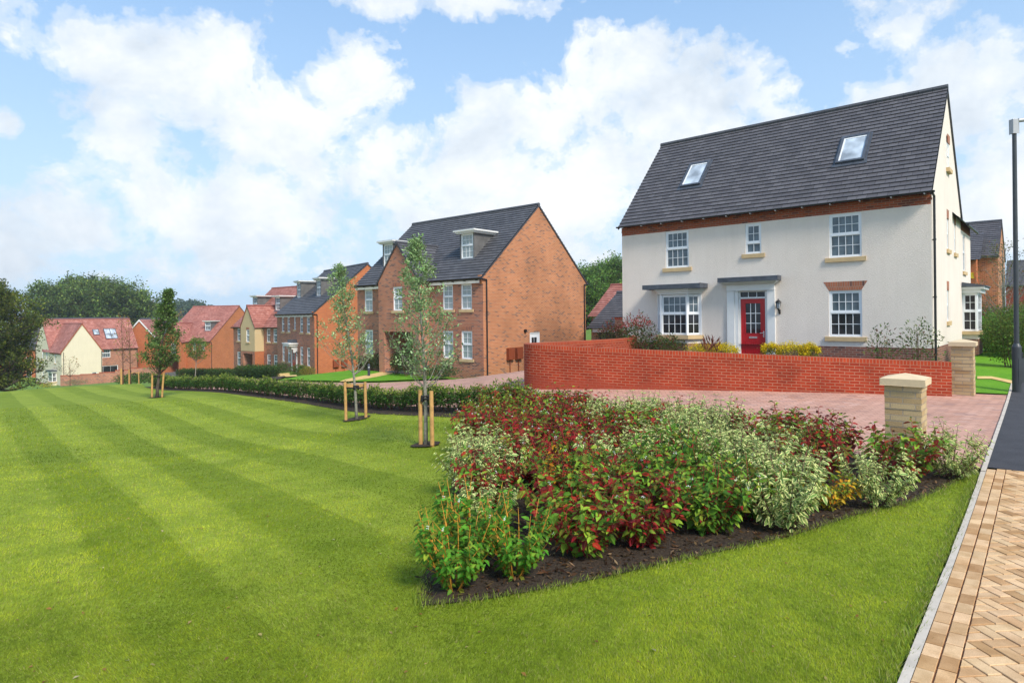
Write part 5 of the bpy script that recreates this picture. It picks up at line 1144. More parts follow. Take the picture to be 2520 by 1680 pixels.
# ---------------------------------------------------------------- lawn blades (uncountable: one object)
def grass():
    rs = np.random.RandomState(9); N_ = 780000
    Y = 1 / rs.uniform(1 / 26.0, 1 / 2.5, N_) ; U = rs.uniform(-.92, .9, N_); X = U * Y
    keep = np.ones(N_, bool)
    def mask(poly, X, Y):
        c = np.zeros(len(X), bool); n = len(poly)
        for i in range(n):
            x1, y1 = poly[i]; x2, y2 = poly[i - 1]
            if y1 == y2: continue
            k = ((y1 > Y) != (y2 > Y)) & (X < (x2 - x1) * (Y - y1) / (y2 - y1) + x1); c ^= k
        return c
    keep = mask(lawn, X, Y) & ~mask(bed, X, Y)
    X, Y = X[keep], Y[keep]; n = len(X); Z = hN(X, Y)
    sc = np.clip(Y / 5.0, .75, 4.5); hgt = rs.uniform(.016, .036, n) * np.clip(Y / 9, 1, 1.6); w = .0026 * sc * rs.uniform(.7, 1.3, n)
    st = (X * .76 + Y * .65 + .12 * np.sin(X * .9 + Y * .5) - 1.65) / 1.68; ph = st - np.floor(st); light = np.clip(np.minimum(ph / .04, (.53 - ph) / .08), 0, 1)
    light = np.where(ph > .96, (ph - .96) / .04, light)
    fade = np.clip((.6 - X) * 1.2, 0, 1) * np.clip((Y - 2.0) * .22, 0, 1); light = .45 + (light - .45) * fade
    lean = (light * 2 - 1)[:, None] * np.array([[-.65, .76]]) * .45
    # slow swirling lie of the grass
    a = 1.7 * np.sin(X * .8 + 1.3 * np.sin(Y * .7)) + rs.normal(0, 1.0, n); l2 = np.stack([np.cos(a), np.sin(a)], 1) * .75
    D = np.concatenate([lean + l2 + rs.normal(0, .25, (n, 2)), np.ones((n, 1))], 1); D /= np.linalg.norm(D, axis=1, keepdims=True)
    va = rs.uniform(0, 2 * PI, n); S = np.stack([np.cos(va), np.sin(va), np.zeros(n)], 1)
    B = np.stack([X, Y, Z - .002], 1); V = np.stack([B - S * w[:, None], B + S * w[:, None], B + D * hgt[:, None]], 1).reshape(-1, 3)
    base = np.array([[.250, .325, .016]]) * (1 - light[:, None]) + np.array([[.330, .400, .038]]) * light[:, None]  # stripe sheen of the leaning blades put into their colour
    def vn(sc, seed):
        g = np.random.RandomState(seed).rand(257, 257); g[256] = g[0]; g[:, 256] = g[:, 0]; u = (X * sc) % 256; v = (Y * sc) % 256; i = u.astype(int); j = v.astype(int); fu = u - i; fv = v - j; fu = fu * fu * (3 - 2 * fu); fv = fv * fv * (3 - 2 * fv)
        return (g[i, j] * (1 - fu) + g[i + 1, j] * fu) * (1 - fv) + (g[i, j + 1] * (1 - fu) + g[i + 1, j + 1] * fu) * fv
    patch = np.clip((vn(.9, 1) * .35 + vn(3.1, 2) * .35 + vn(9.5, 3) * .30 - .5) * 2.4 + .5, 0, 1)[:, None]
    C = base * (.70 + .46 * patch) * (np.array([[1.08, 1.0, .9]]) * patch + np.array([[.90, 1.0, 1.0]]) * (1 - patch)) * (1 + rs.normal(0, .2, (n, 1))); dry = rs.rand(n) < .06 + .05 * patch[:, 0]; C[dry] = np.array([.36, .33, .12]) * (1 + rs.normal(0, .2, (int(dry.sum()), 1)))
    o = np_mesh('lawn_blades', V, tris=np.arange(n * 3).reshape(-1, 3), colr=np.clip(np.repeat(C, 3, 0), .01, .9), mat='grass_blade')
    tag(o, 'short mown green grass blades of the striped lawn', 'grass', kind='stuff')
    # longer untrimmed blades hanging over the soil and the kerb
    E_ = []; 
    def along(pts, dens, side=0):
        for (x1, y1), (x2, y2) in zip(pts[:-1], pts[1:]):
            L = math.hypot(x2 - x1, y2 - y1)
            for _ in range(int(L * dens)):
                t = rs.rand(); E_.append((x1 + (x2 - x1) * t + rs.normal(0, .035), y1 + (y2 - y1) * t + rs.normal(0, .035)))
    along([bed[-1]] + bed[:10], 420); along(bed[15:22] + [bed[0]], 260); along([kp(t, -.10) for t in (-2, 0, 1, 2, 3, 4, 5, tb - .6)], 420)
    E_ = np.array(E_); n = len(E_); Z = hN(E_[:, 0], E_[:, 1]); hgt = rs.uniform(.03, .075, n); a = rs.uniform(0, 2 * PI, n); D = np.stack([np.cos(a) * .6 + .25, np.sin(a) * .6 + .15, np.ones(n)], 1); D /= np.linalg.norm(D, axis=1, keepdims=True)
    va = rs.uniform(0, 2 * PI, n); S = np.stack([np.cos(va), np.sin(va), 0 * va], 1) * .0035; B = np.stack([E_[:, 0], E_[:, 1], Z], 1)
    V = np.stack([B - S, B + S, B + D * hgt[:, None]], 1).reshape(-1, 3); C = palette(rs, n, [(.22, .30, .03), (.30, .38, .06), (.40, .37, .15), (.16, .24, .025)], [.4, .3, .12, .18])
    tag(np_mesh('edge_grass', V, tris=np.arange(n * 3).reshape(-1, 3), colr=np.repeat(C, 3, 0), mat='grass_blade'), 'longer untrimmed grass along the soil bed and the kerb', 'grass', kind='stuff')
grass()
def fallen():
    rs = np.random.RandomState(15); n = 260; Y = 1 / rs.uniform(1 / 22, 1 / 3.2, n); X = rs.uniform(-.85, .6, n) * Y; P0 = np.stack([X, Y, hN(X, Y) + .018], 1); a = rs.uniform(0, 6.3, n)
    k = np.array([in_poly(x, y, lawn) and not in_poly(x, y, bed) for x, y in zip(X, Y)]); P0 = P0[k]; a = a[k]; n = len(a)
    o = leaves('fallen_leaves', P0, np.stack([np.cos(a), np.sin(a), rs.normal(0, .2, n)], 1), rs.uniform(.015, .045, n), .3, palette(rs, n, [(.34, .17, .05), (.40, .30, .12), (.22, .10, .04), (.5, .42, .25)], [1, 1, 1, .5]), 'leaf', None, simple_=True, rs=rs, roll=.2)
    tag(o, 'small dry brown leaves scattered on the lawn', 'leaves', kind='stuff')
fallen()

# ---------------------------------------------------------------- trees
def tree(name, loc, label, cat, H, crown0, prof, seed, nbr=60, leaf=.06, wr=.25, cols=None, wts=None, trunk_r=.05, bark='bark_grey', per=42, lean=(0, 0), up=.9, group=None, trunk_h=.94, stem_curve=.1, sub=3, simple_=False, spread=.14, nside=6, brr=.35, jit=.2, wild=False):
    """tapered trunk, limbs rising from it and leaves carried in clumps along every limb; prof(t) = crown radius at relative height t of the crown"""
    rs = np.random.RandomState(seed); root = empty(name, loc, 0, label, cat, group)
    def tp(t): return np.array([lean[0] * t ** 1.3 + stem_curve * .25 * math.sin(t * 5), lean[1] * t ** 1.3 + stem_curve * .2 * math.sin(t * 4 + 1), H * trunk_h * t])
    pts = [tp(k / 10) for k in range(11)]; pts[0] = pts[0] - np.array([0, 0, .25]); tr = MB(); tr.tube(pts, [trunk_r * (1.15 if k == 0 else 1) * (1 - .88 * (k / 10) ** 1.1) for k in range(11)], bark, 10); trunk = tr.build('trunk', root, smooth=True)
    br = MB(); Pl, Dl, Ll, Sh = [], [], [], []
    for i in range(nbr):
        t = ((i + rs.rand()) / nbr) ** .92; zc = crown0 + (H - crown0) * t; R = prof(t) * (rs.uniform(.55, 1.12) if not wild else rs.uniform(.30, 1.22))
        zs = max(crown0 * .72, zc - R * up * 1.1); ts = min(.98, max(0, zs / (H * trunk_h))); p0 = tp(ts); az = i * 2.399 + rs.normal(0, .35)
        top = tp(min(1, zc / (H * trunk_h))); p3 = np.array([top[0] + math.cos(az) * R, top[1] + math.sin(az) * R, zc]); mid = p0 * .5 + p3 * .5 + np.array([math.cos(az), math.sin(az), -.4]) * R * .16 + rs.normal(0, .05 * R + .01, 3)
        cv = [p0, p0 * .35 + mid * .65, mid * .45 + p3 * .55, p3]; r0 = trunk_r * brr * (1 - .6 * t); br.tube(cv, [r0, r0 * .7, r0 * .45, r0 * .15], bark, 4, cap=False)
        tw = [(cv[1], cv[2], cv[3])]
        ends = [(np.array(cv[2]), np.array(cv[3]))]
        for _ in range(sub):
            s_ = rs.uniform(.3, .9); q0 = np.array(cv[1]) * (1 - s_) + np.array(cv[3]) * s_; d = rs.normal(0, 1, 3); d[2] = abs(d[2]) * .7; d /= np.linalg.norm(d); q1 = q0 + d * (R * .45 + spread); br.tube([q0, (q0 + q1) / 2 + rs.normal(0, .03, 3) * R, q1], [r0 * .35, r0 * .25, r0 * .08], bark, 3, cap=False); ends.append((q0, q1))
        k = per // len(ends)
        for q0, q1 in ends:
            tt = rs.beta(2.2, 1.1, k)[:, None]; pp = q0 * (1 - tt) + q1 * tt + np.clip(rs.normal(0, spread, (k, 3)), -spread * 1.6, spread * 1.6) * (.4 + .6 * tt); Pl.append(pp); c = tp(min(1, zc / (H * trunk_h)))
            dd = rs.normal(0, .8, (k, 3)) + (q1 - q0) / (np.linalg.norm(q1 - q0) + 1e-6) + np.array([0, 0, .15]); Dl.append(dd); Ll.append(leaf * rs.uniform(.6, 1.25, k)); Sh.append(np.full(k, rs.normal(0, jit)))
    br.build('branches', trunk); Pl, Dl, Ll, Sh = np.concatenate(Pl), np.concatenate(Dl), np.concatenate(Ll), np.concatenate(Sh)
    C = palette(rs, len(Pl), cols, wts) * np.clip(1 + Sh, .5, 1.6)[:, None]
    leaves('crown', Pl, Dl, Ll, wr, np.clip(C, .003, .9), 'leaf', root, rs=rs, simple_=simple_, droop=.15, roll=1.2)
    return root
SIL = [(.22, .34, .14), (.32, .45, .21), (.15, .25, .09), (.42, .54, .28)]; SW = [.35, .3, .2, .15]
def spindle(a, b, c):   # radius profile: a at the base of the crown, b at its widest, c near the top
    return lambda t: (a + (b - a) * min(1, t / .28)) if t < .28 else (b + (c - b) * ((t - .28) / .72) ** 1.0)
def stakes(x, y, ds, label, hgt=1.05, bar=False, z=None, rz=0):
    zz = h(x, y) if z is None else z; root = empty('tree_stake', (x, y, zz), rz, label, 'tree stakes', 'timber stakes holding the young trees')
    for (dx, dy, tilt) in ds:
        m = MB(); m.tube([(dx, dy, -.2), (dx + tilt * .5, dy, hgt * .5), (dx + tilt, dy, hgt)], [.043, .041, .040], 'timber_stake', 10); m.build('post', root)
    m = MB(); (a, ay, ta), (b, by, tb_) = ds[0], ds[-1]
    if bar: m.box(a + .02, b + tb_ - .02, (ay + by) / 2 + .03, (ay + by) / 2 + .07, hgt - .17, hgt - .06, 'timber_stake'); m.build('cross_bar', root); m = MB()
    m.tube([(a + ta + .04, ay, hgt - .16), (0, -.06, hgt - .17), (b + tb_ - .03, by, hgt - .15)], .02, 'rubber', 6)
    m.tube([(-.055, 0, hgt - .22), (-.055, 0, hgt - .12), (.06, .02, hgt - .12), (.06, .02, hgt - .21)], .035, 'rubber', 6); m.build('tie', root)
def mulch_ring(x, y, r):
    rs = random.Random(int(x * 100)); pts = [(x + math.cos(a * PI / 6) * r * rs.uniform(.8, 1.15), y + math.sin(a * PI / 6) * r * .9 * rs.uniform(.8, 1.15)) for a in range(12)]
    sheet('soil_ring', pts, .03, 'soil', .15)
def lawn_tree(px, py, Y): u, w = uw(px, py); x = u / F * Y; return x, Y, CH + w / F * Y
def place_on_ray(px, py): g = G(px, py); return g.x, g.y, h(g.x, g.y)
x1, y1, z1 = place_on_ray(1047, 1096); k1 = y1 / 12.05
tree('young_tree', (x1, y1, z1), 'young silvery green tree nearest the camera, tied between two short round stakes', 'tree', 3.98 * k1, 1.5 * k1, spindle(.52, .68, .07), 4, 72, .064, .24, SIL, SW, .042 * k1, 'bark_grey', 56, lean=(-.10 * k1, 0), up=1.0, sub=3, spread=.055, brr=.3, wild=True, jit=.25)
stakes(x1, y1, [(-.10, .05, .0), (.155, -.16, -.01)], 'pair of close round timber stakes at the nearest silvery tree', 1.06 * k1); mulch_ring(x1, y1, .3)
x2, y2, z2 = place_on_ray(877, 1032); k2 = y2 / 18.1
tree('young_tree', (x2, y2, z2), 'young silvery green tree with pale stem, second nearest, tied to a barred stake frame', 'tree', 4.45 * k2, 1.75 * k2, spindle(.56, .74, .07), 5, 72, .068, .24, SIL, SW, .042 * k2, 'bark_grey', 54, lean=(-.42 * k2, 0), up=1.0, sub=3, spread=.06, brr=.3, wild=True, jit=.25)
stakes(x2, y2, [(-.29, .0, -.02), (.28, -.03, -.02)], 'two square stakes with a wooden cross bar at the second silvery tree', 1.08 * k2, bar=True); mulch_ring(x2, y2, .42)
x3, y3, z3 = place_on_ray(385, 978); k3 = y3 / 27
DK = [(.10, .18, .045), (.15, .25, .065), (.06, .11, .03), (.23, .33, .10)]
tree('dark_tree', (x3, y3, z3), 'dense dark green pyramidal tree leaning to the right, at the left end of the hedge', 'tree', 4.62 * k3, 1.35 * k3, lambda t: (.40 + .30 * min(1, t / .22)) * k3 if t < .22 else (.66 * (1 - ((t - .22) / .78)) ** 1.05 + .09) * k3, 6, 120, .085, .3, DK, [.4, .25, .25, .1],   .065 * k3, 'bark_dark', 64, lean=(.62 * k3, 0), up=1.5, sub=3, spread=.07, brr=.22)
stakes(x3, y3, [(-.20, .0, .03), (.26, -.05, .10)], 'pair of leaning timber stakes at the dark pyramidal tree', 1.06 * k3); mulch_ring(x3, y3, .35)
# small round headed tree behind the hedge
u, w = uw(479, 927); Yr = 58; tree('round_tree', (u / F * Yr, Yr, h(u / F * Yr, Yr)), 'small round headed green tree on a slim stem, before the orange brick house', 'tree', CH + (776 - 832 + 8) / F * Yr - h(u / F * Yr, Yr), 2.3, lambda t: .25 + .72 * math.sin(PI * min(1, .12 + t * .82)) ** .7, 8, 60, .11, .3, [(.10, .20, .025), (.16, .27, .04), (.06, .13, .02)], [.4, .3, .3], .05, 'bark_grey', 40, lean=(.35, 0), sub=2, spread=.12)
# thin, almost bare saplings at the crest
for i, (px, py, tpy, Y, lab, cols) in enumerate(((302, 949, 772, 44, 'tall thin nearly leafless sapling with one stake at the lawn crest, left of a pair', None), (320, 944, 778, 46, 'tall thin nearly leafless sapling at the lawn crest, right of a pair', None), (172, 945, 875, 85, 'low spreading bare twigged tree before the blank cream gable', 1))):
    u, w = uw(px, py); x = u / F * Y; z = h(x, Y); ut, wt = uw(px, tpy); Ht = CH + wt / F * Y - z
    tree('sapling', (x, Y, z), lab, 'tree', Ht, Ht * .42, (lambda t: .25 + .5 * (1 - t)) if not cols else (lambda t: 1.5 * math.sin(PI * (.2 + .6 * t))), 20 + i, 26, .10 if not cols else .16, .3, [(.30, .20, .06), (.18, .22, .05), (.36, .16, .05)], [.4, .3, .3], .045, 'stem_brown', 8, up=1.6, sub=2, spread=.1, brr=.4)
    if i < 2:
        o = stakes(x, Y, [(-.02, -.1, 0), (.02, -.12, 0)] if i else [(-.06, -.1, 0), (-.0, -.12, 0)], ['single timber stake at the left thin sapling', 'single timber stake at the right thin sapling'][i], 1.1)
u, w = uw(331, 943); stakes(u / F * 48, 48, [(-.33, 0, 0), (.33, 0, 0)], 'small empty looking stake frame on the lawn crest right of the saplings', 1.0, bar=True)
# big oak at the left edge
OK_ = [(.09, .125, .018), (.15, .18, .028), (.045, .065, .011), (.21, .20, .035)]
def big_tree(name, loc, label, H, cr0, R, seed, cols, wts, n=90, leaf=.34, per=150, tr=.35, group=None, cat='tree', lobes=.25):
    rs = np.random.RandomState(seed + 99); ph = rs.uniform(0, 6, 4)
    return tree(name, loc, label, cat, H, cr0, lambda t: R * (.30 + .78 * math.sin(PI * min(1, .16 + t * .80)) ** .8) * (1 + lobes * math.sin(t * 11 + ph[0])), seed, n, leaf, .34, cols, wts, tr, 'bark_dark', per, up=.55, trunk_h=.75, sub=4, simple_=True, spread=R * .075, group=group, brr=.3, jit=.46)
u, w = uw(-18, 800); Yo = 60; xo = u / F * Yo; zo = h(xo, Yo)
big_tree('oak_tree', (xo, Yo, zo), 'large dark green oak filling the left edge', CH + (776 - 692 + 13) / F * Yo - zo, 1.1, 3.25, 31, OK_, [.35, .3, .25, .1], 190, .20, 240, .4)
WD = [(.10, .16, .035), (.15, .22, .045), (.06, .10, .025), (.22, .28, .06)]
WB = [(.19, .14, .05), (.11, .13, .04), (.26, .15, .05)]
for i, (px, tpy, Y, R, cc, lab) in enumerate(((140, 700, 150, 7.5, WD, 'dark green wood tree at the left, beside the oak'), (195, 684, 155, 9, [(.14, .21, .04), (.20, .27, .05), (.07, .11, .03)], 'tallest wood tree with yellowish top above the cream house'), (262, 690, 150, 9, WD, 'broad dark green wood tree right of the tallest one'), (318, 715, 150, 7, WD, 'lower bushy wood tree with ragged right side'), (352, 742, 158, 5.5, WB, 'brownish autumn tree at the right end of the wood'))):
    u, w = uw(px, tpy); x = u / F * Y; z = -8.5; H = CH + w / F * Y - z
    big_tree('wood_tree', (x, Y, z), lab, H, 3.0, R, 41 + i, cc, [.35, .3, .35] if len(cc) == 3 else [.35, .3, .25, .1], 120, .48, 180, .5, 'trees of the wood above the far houses')
for i, (px, tpy, Y, R, lab) in enumerate(((1452, 668, 92, 5.5, 'green wood tree next to the gable of the brick house'), (1490, 655, 96, 6, 'middle wood tree between the brick house and the cream house'), (1540, 640, 94, 6.5, 'brighter green wood tree touching the cream house wall'), (1405, 690, 98, 5.5, 'wood tree half hidden behind the brick gable'))):
    u, w = uw(px, tpy); x = u / F * Y; z = h(x, Y) - .3; H = CH + w / F * Y - z
    big_tree('wood_tree', (x, Y, z), lab, H, .8, R, 61 + i, [(.10, .20, .035), (.15, .27, .045), (.065, .13, .028), (.22, .33, .06)], [.35, .3, .25, .1], 110, .30, 190, .35, 'trees of the wood between the two big houses')
# distant woodland
def far_woods():
    rs = np.random.RandomState(77); Pl = []; Sh = []
    for k in range(46):
        Y = rs.uniform(330, 420); px = rs.uniform(330, 640) if k < 40 else rs.uniform(425, 500); top = 768 + 9 * math.sin(px / 40) - (18 if 440 < px < 500 else 0) + rs.uniform(-4, 8)
        u, w = uw(px, top); x = u / F * Y; zt_ = CH + w / F * Y; R = rs.uniform(5, 9); n = 900; d = rs.normal(0, 1, (n, 3)); d /= np.linalg.norm(d, axis=1, keepdims=True); rr = rs.uniform(.7, 1.05, (n, 1)) * (1 + .2 * np.sin(d[:, :1] * 6 + k))
        p = d * rr * np.array([R, R, 6.5]) + np.array([x, Y, zt_ - 6.5]); Pl.append(p); Sh.append(np.full(n, rs.normal(0, .15)))
        n2 = 500; p2 = np.stack([rs.normal(x, R * .6, n2), rs.normal(Y, 2, n2), rs.uniform(-12, zt_ - 8, n2)], 1); Pl.append(p2); Sh.append(np.zeros(n2))
    Pl = np.concatenate(Pl); Sh = np.concatenate(Sh); D = rs.normal(0, 1, Pl.shape); C = palette(rs, len(Pl), [(.06, .10, .05), (.09, .13, .06), (.04, .075, .04)], [1, 1, 1]) * (1 + Sh)[:, None]
    o = leaves('far_woodland', Pl, D, rs.uniform(.9, 1.8, len(Pl)), .4, np.clip(C, .01, .9), 'leaf', None, simple_=True, rs=rs, droop=0); tag(o, 'distant bluish green woodland on the hill beyond the far houses', 'woodland', kind='stuff')
far_woods()
# birch and shrubs beyond the lamp post
u, w = uw(2470, 790); xb = u / F * 31; zb = h(xb, 31)
tree('birch_tree', (xb, 31, zb), 'sparse birch with whitish stems and brownish leaves behind the lamp post', 'tree', 5.2, 1.6, lambda t: 1.25 * math.sin(PI * (.15 + .8 * t)) + .15, 71, 46, .075, .3, [(.15, .12, .03), (.09, .13, .03), (.22, .09, .03), (.12, .17, .05)], [.35, .3, .15, .2], .085, 'bark_grey', 30, up=1.5, sub=3, spread=.16)

# ---------------------------------------------------------------- bushes, hedges
def bush(name, H, R, seed, cols, wts, n=700, leaf=.07, wr=.25, stem='stem_brown', flat=.75, mat='leaf', foot=.06, top=None, tn=0, nst=9, legs=.15, up=.5):
    rs = np.random.RandomState(seed); root = empty(name, (0, 0, 0)); st = MB(); ends = []
    for i in range(nst):
        az = rs.uniform(0, 2 * PI); r_ = R * math.sqrt(rs.rand()) * .8; e = np.array([math.cos(az) * r_, math.sin(az) * r_, H * rs.uniform(.62, .97) * (1 - .25 * (r_ / R) ** 2)]); b = np.array([math.cos(az) * foot, math.sin(az) * foot, -.03]); m = b * .4 + e * .6; m[:2] *= 1.05; m[2] *= .85
        st.tube([b, m, e], [.009, .006, .003], stem, 4, cap=False); ends.append((b, m, e))
    st.build('stems', root); d = rs.normal(0, 1, (n, 3)); d /= np.linalg.norm(d, axis=1, keepdims=True); rr = rs.uniform(0, 1, (n, 1)) ** .38
    lob = 1 + .20 * np.sin(np.arctan2(d[:, 1], d[:, 0]) * 3 + rs.rand() * 6)[:, None] * np.cos(d[:, 2:3] * 3)
    p = d * rr * lob * np.array([R, R, H * .5]) + np.array([0, 0, H * .5]); p[:, 2] = H * legs + p[:, 2] * (1 - legs); p[:, 2] = np.maximum(p[:, 2], H * legs * rs.uniform(.6, 1.2, n)); D = d * .8 + rs.normal(0, .6, (n, 3)) + np.array([0, 0, up])
    C = palette(rs, n, cols, wts)
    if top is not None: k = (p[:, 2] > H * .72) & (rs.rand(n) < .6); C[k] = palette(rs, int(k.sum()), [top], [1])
    leaves('foliage', p, D, leaf * rs.uniform(.6, 1.25, n), wr, C, mat, root, rs=rs, simple_=leaf < .05 or n > 4000); return root
HC = [(.06, .16, .025), (.035, .10, .018), (.12, .22, .035), (.025, .06, .012)]
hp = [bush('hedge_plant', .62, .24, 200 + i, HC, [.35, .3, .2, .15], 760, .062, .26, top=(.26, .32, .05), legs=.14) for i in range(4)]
KM = kidmap_of(None); hu = set()
def reuse(pr, used_, loc, rz, sc):
    if pr.name in used_: return copy_tree(pr, KM, loc, rz, sc)
    used_.add(pr.name); pr.location = loc; pr.rotation_euler = (0, 0, rz); pr.scale = sc; return pr
rh = random.Random(12)
pl = [Vector(q) for q in hedge_line]; seg = [(pl[i + 1] - pl[i]).length for i in range(len(pl) - 1)]; tot = sum(seg); s = .35; 
while s < tot:
    t = s; i = 0
    while t > seg[i]: t -= seg[i]; i += 1
    p = pl[i].lerp(pl[i + 1], t / seg[i]); far = s / tot
    k = rh.uniform(.86, 1.14) * (1.0 + .12 * far)
    o = reuse(hp[rh.randrange(4)], hu, (p.x + rh.uniform(-.05, .05), p.y + rh.uniform(-.05, .05), h(p.x, p.y)), rh.uniform(0, 6.28), (k * 1.05, k * 1.05, k * rh.uniform(.94, 1.12)))
    tag(o, 'leafy green hedge plant in the long low row between lawn and red drive', 'hedge plant', 'hedge plants between the lawn and the drive'); s += .41 + .12 * (far > .3)
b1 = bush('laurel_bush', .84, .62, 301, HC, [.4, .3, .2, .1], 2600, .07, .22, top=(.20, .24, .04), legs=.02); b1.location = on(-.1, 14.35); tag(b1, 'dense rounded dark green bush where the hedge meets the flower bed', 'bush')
# second, darker hedge nearer the far houses
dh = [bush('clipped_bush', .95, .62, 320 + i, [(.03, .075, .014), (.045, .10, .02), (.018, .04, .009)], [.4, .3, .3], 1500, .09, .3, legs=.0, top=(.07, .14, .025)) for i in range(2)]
KM = kidmap_of(None); du = set()
for i in range(20):
    px = 448 + i * 11.5; Y = 64 - i * .7; u, w = uw(px, 925); x = u / F * Y; big = 1.0 if i < 13 else 1.25
    py_top = 906 if i < 13 else 898; zt_ = CH + uw(px, py_top)[1] / F * Y; z = zt_ - .95 * big
    o = reuse(dh[i % 2], du, (x, Y, z), rh.uniform(0, 6), (big, big, big)); tag(o, 'dark green clipped bush in the row before the far brick houses', 'bush', 'dark bushes in a row before the far houses')
def one(root, loc, label, cat='bush', sc=1.0, group=None): root.location = loc; root.scale = (sc,) * 3; tag(root, label, cat, group)
def ray_ground(px, py, Y): u, w = uw(px, py); return Vector((u / F * Y, Y, CH + w / F * Y))
GB = [(.045, .12, .015), (.03, .07, .012), (.09, .19, .03)]
one(bush('round_bush', .95, .85, 340, GB, [.4, .3, .3], 1600, .085, .3, legs=0), ray_ground(737, 925, 51), 'bright green rounded bush right of the golden entrance path')
one(bush('yellow_bush', .75, .65, 341, [(.30, .26, .03), (.18, .20, .03), (.36, .24, .03)], [.4, .3, .3], 1100, .07, .3, legs=0), ray_ground(759, 926, 49), 'yellowish low bush at the corner of the pillared brick house')
one(bush('round_bush', .9, .85, 342, GB, [.4, .3, .3], 1300, .085, .3, legs=0), ray_ground(690, 918, 57), 'green bush left of the golden entrance path, below the lit windows')
UB = [(.035, .085, .02), (.055, .12, .03), (.02, .05, .012)]
for i, (px, py, Y, hh, r_, lab) in enumerate(((893, 921, 40, 1.15, .5, 'upright dark green bush at the left corner of the gabled brick house'), (914, 919, 39.5, 1.2, .5, 'upright dark green bush behind the bollard light'), (934, 917, 38.5, 1.3, .55, 'upright dark green bush left of the porch'), (951, 915, 38, 1.35, .45, 'narrow upright dark bush beside the porch opening'), (975, 923, 36, 1.35, .40, 'upright bush left of the pale blue door'), (1000, 925, 35, 1.6, .55, 'larger upright bush before the pale blue door'))):
    one(bush('upright_bush', hh, r_, 350 + i, UB, [.4, .3, .3], 1100, .09, .2, legs=.02, up=1.6), ray_ground(px, py, Y), lab)
one(bush('grey_bush', .55, .75, 360, [(.13, .19, .10), (.09, .14, .07)], [.5, .5], 1000, .06, .3, legs=0), ray_ground(1038, 929, 33.6), 'low grey green bush under the ground floor window of the gabled house')
one(bush('low_bush', .65, .95, 361, [(.03, .09, .03), (.05, .13, .04)], [.5, .5], 1500, .08, .3, legs=0), ray_ground(1085, 929, 32.6), 'wide low blue green bush under the right windows of the gabled house')
# planting behind the curved wall
RT = [(.06, .11, .025), (.10, .17, .035), (.03, .06, .015), (.30, .04, .03)]
one(bush('red_tipped_shrub', 1.55, .7, 370, [(.04, .05, .02), (.09, .025, .025), (.05, .08, .02)], [.4, .25, .35], 1700, .10, .22, legs=.02, top=(.20, .03, .03), up=.8), on(4.0, 24.9), 'dark purplish shrub with red tips behind the curved wall, left one of two')
one(bush('red_tipped_shrub', 1.75, .75, 371, RT, [.4, .25, .25, .1], 1900, .10, .22, legs=.02, top=(.42, .06, .06), up=.9), on(4.75, 23.9), 'green shrub with pink red young tips against the left corner of the cream house')
one(bush('red_tipped_shrub', .95, .6, 372, RT, [.4, .25, .25, .1], 1200, .09, .22, legs=.02, up=.9), on(5.75, 23.3), 'lower green shrub with a few red tips under the bay window end')
def flower(seed, R=.75, H=.5):
    o = bush('yellow_flowers', H, R, seed, [(.10, .17, .02), (.22, .26, .03)], [.5, .5], 700, .06, .22, legs=0); rs = np.random.RandomState(seed); m = MB(); V = []; Q = []; C = []
    n = 1900; d = rs.normal(0, 1, (n, 3)); d[:, 2] = np.abs(d[:, 2]); d /= np.linalg.norm(d, axis=1, keepdims=True); cl = rs.normal(0, 1, (16, 3)); cl[:, 2] = np.abs(cl[:, 2]) + .3; cl /= np.linalg.norm(cl, axis=1, keepdims=True)
    p = cl[rs.randint(0, 16, n)] + rs.normal(0, .16, (n, 3)); p *= np.array([R * .9, R * .9, H * .62]); p[:, 2] += H * .45
    leaves('blossom', p, rs.normal(0, 1, (n, 3)) + [0, 0, .6], rs.uniform(.03, .055, n), .4, palette(rs, n, [(.80, .62, .012), (.72, .50, .01), (.55, .45, .03)], [.6, .25, .15], .08), 'leaf', o, simple_=True, rs=rs); return o
def wx(px, Y): return uw(px, 850)[0] / F * Y
for i, (px, Y, R, H, lab) in enumerate(((1722, 20.6, .62, .72, 'yellow flowering plant left of the red door, under the bay window'), (1782, 20.6, .55, .62, 'yellow flowering plant against the left door pillar'), (1895, 19.5, .36, .58, 'thin yellow flowering plant at the right door pillar'), (1950, 19.2, .55, .72, 'fullest yellow flowering plant right of the red door'), (1992, 19.0, .36, .56, 'smallest yellow flowering plant, furthest right'))):
    z = zt(px, 858, Y) - H * .72 + .06 * 0; one(flower(380 + i, R, H), (wx(px, Y), Y, z), lab, 'flowering plant', sc=.86, group='yellow flowering plants behind the wall')
def wispy(seed, H, R, n, nst): return bush('wispy_shrub', H, R, seed, [(.08, .15, .03), (.15, .2, .05), (.20, .07, .04), (.05, .09, .02)], [.4, .25, .15, .2], n, .085, .24, legs=.1, nst=nst, up=.7, mat='leaf')
for i, (px, tpy, Y, R, n, lab) in enumerate(((2172, 798, 17.6, .42, 420, 'wispy shrub under the lower right window, left of two at the corner'), (2262, 785, 17.2, .55, 560, 'taller wispy shrub with reddish shoots at the corner drainpipe'))):
    x = uw(px, 850)[0] / F * Y; z = h(x, Y); H = zt(px, tpy, Y) - z; one(wispy(395 + i, H, R, n, 12), (x, Y, z), lab, 'shrub')
one(bush('spiky_plant', .5, .3, 399, [(.30, .07, .05), (.2, .05, .04)], [.5, .5], 60, .25, .06, legs=0, nst=3, up=2.2), (wx(1747, 20.2), 20.2, zt(1747, 852, 20.2) - .28), 'bronze spiky leaved plant between two yellow flowering plants', 'plant')
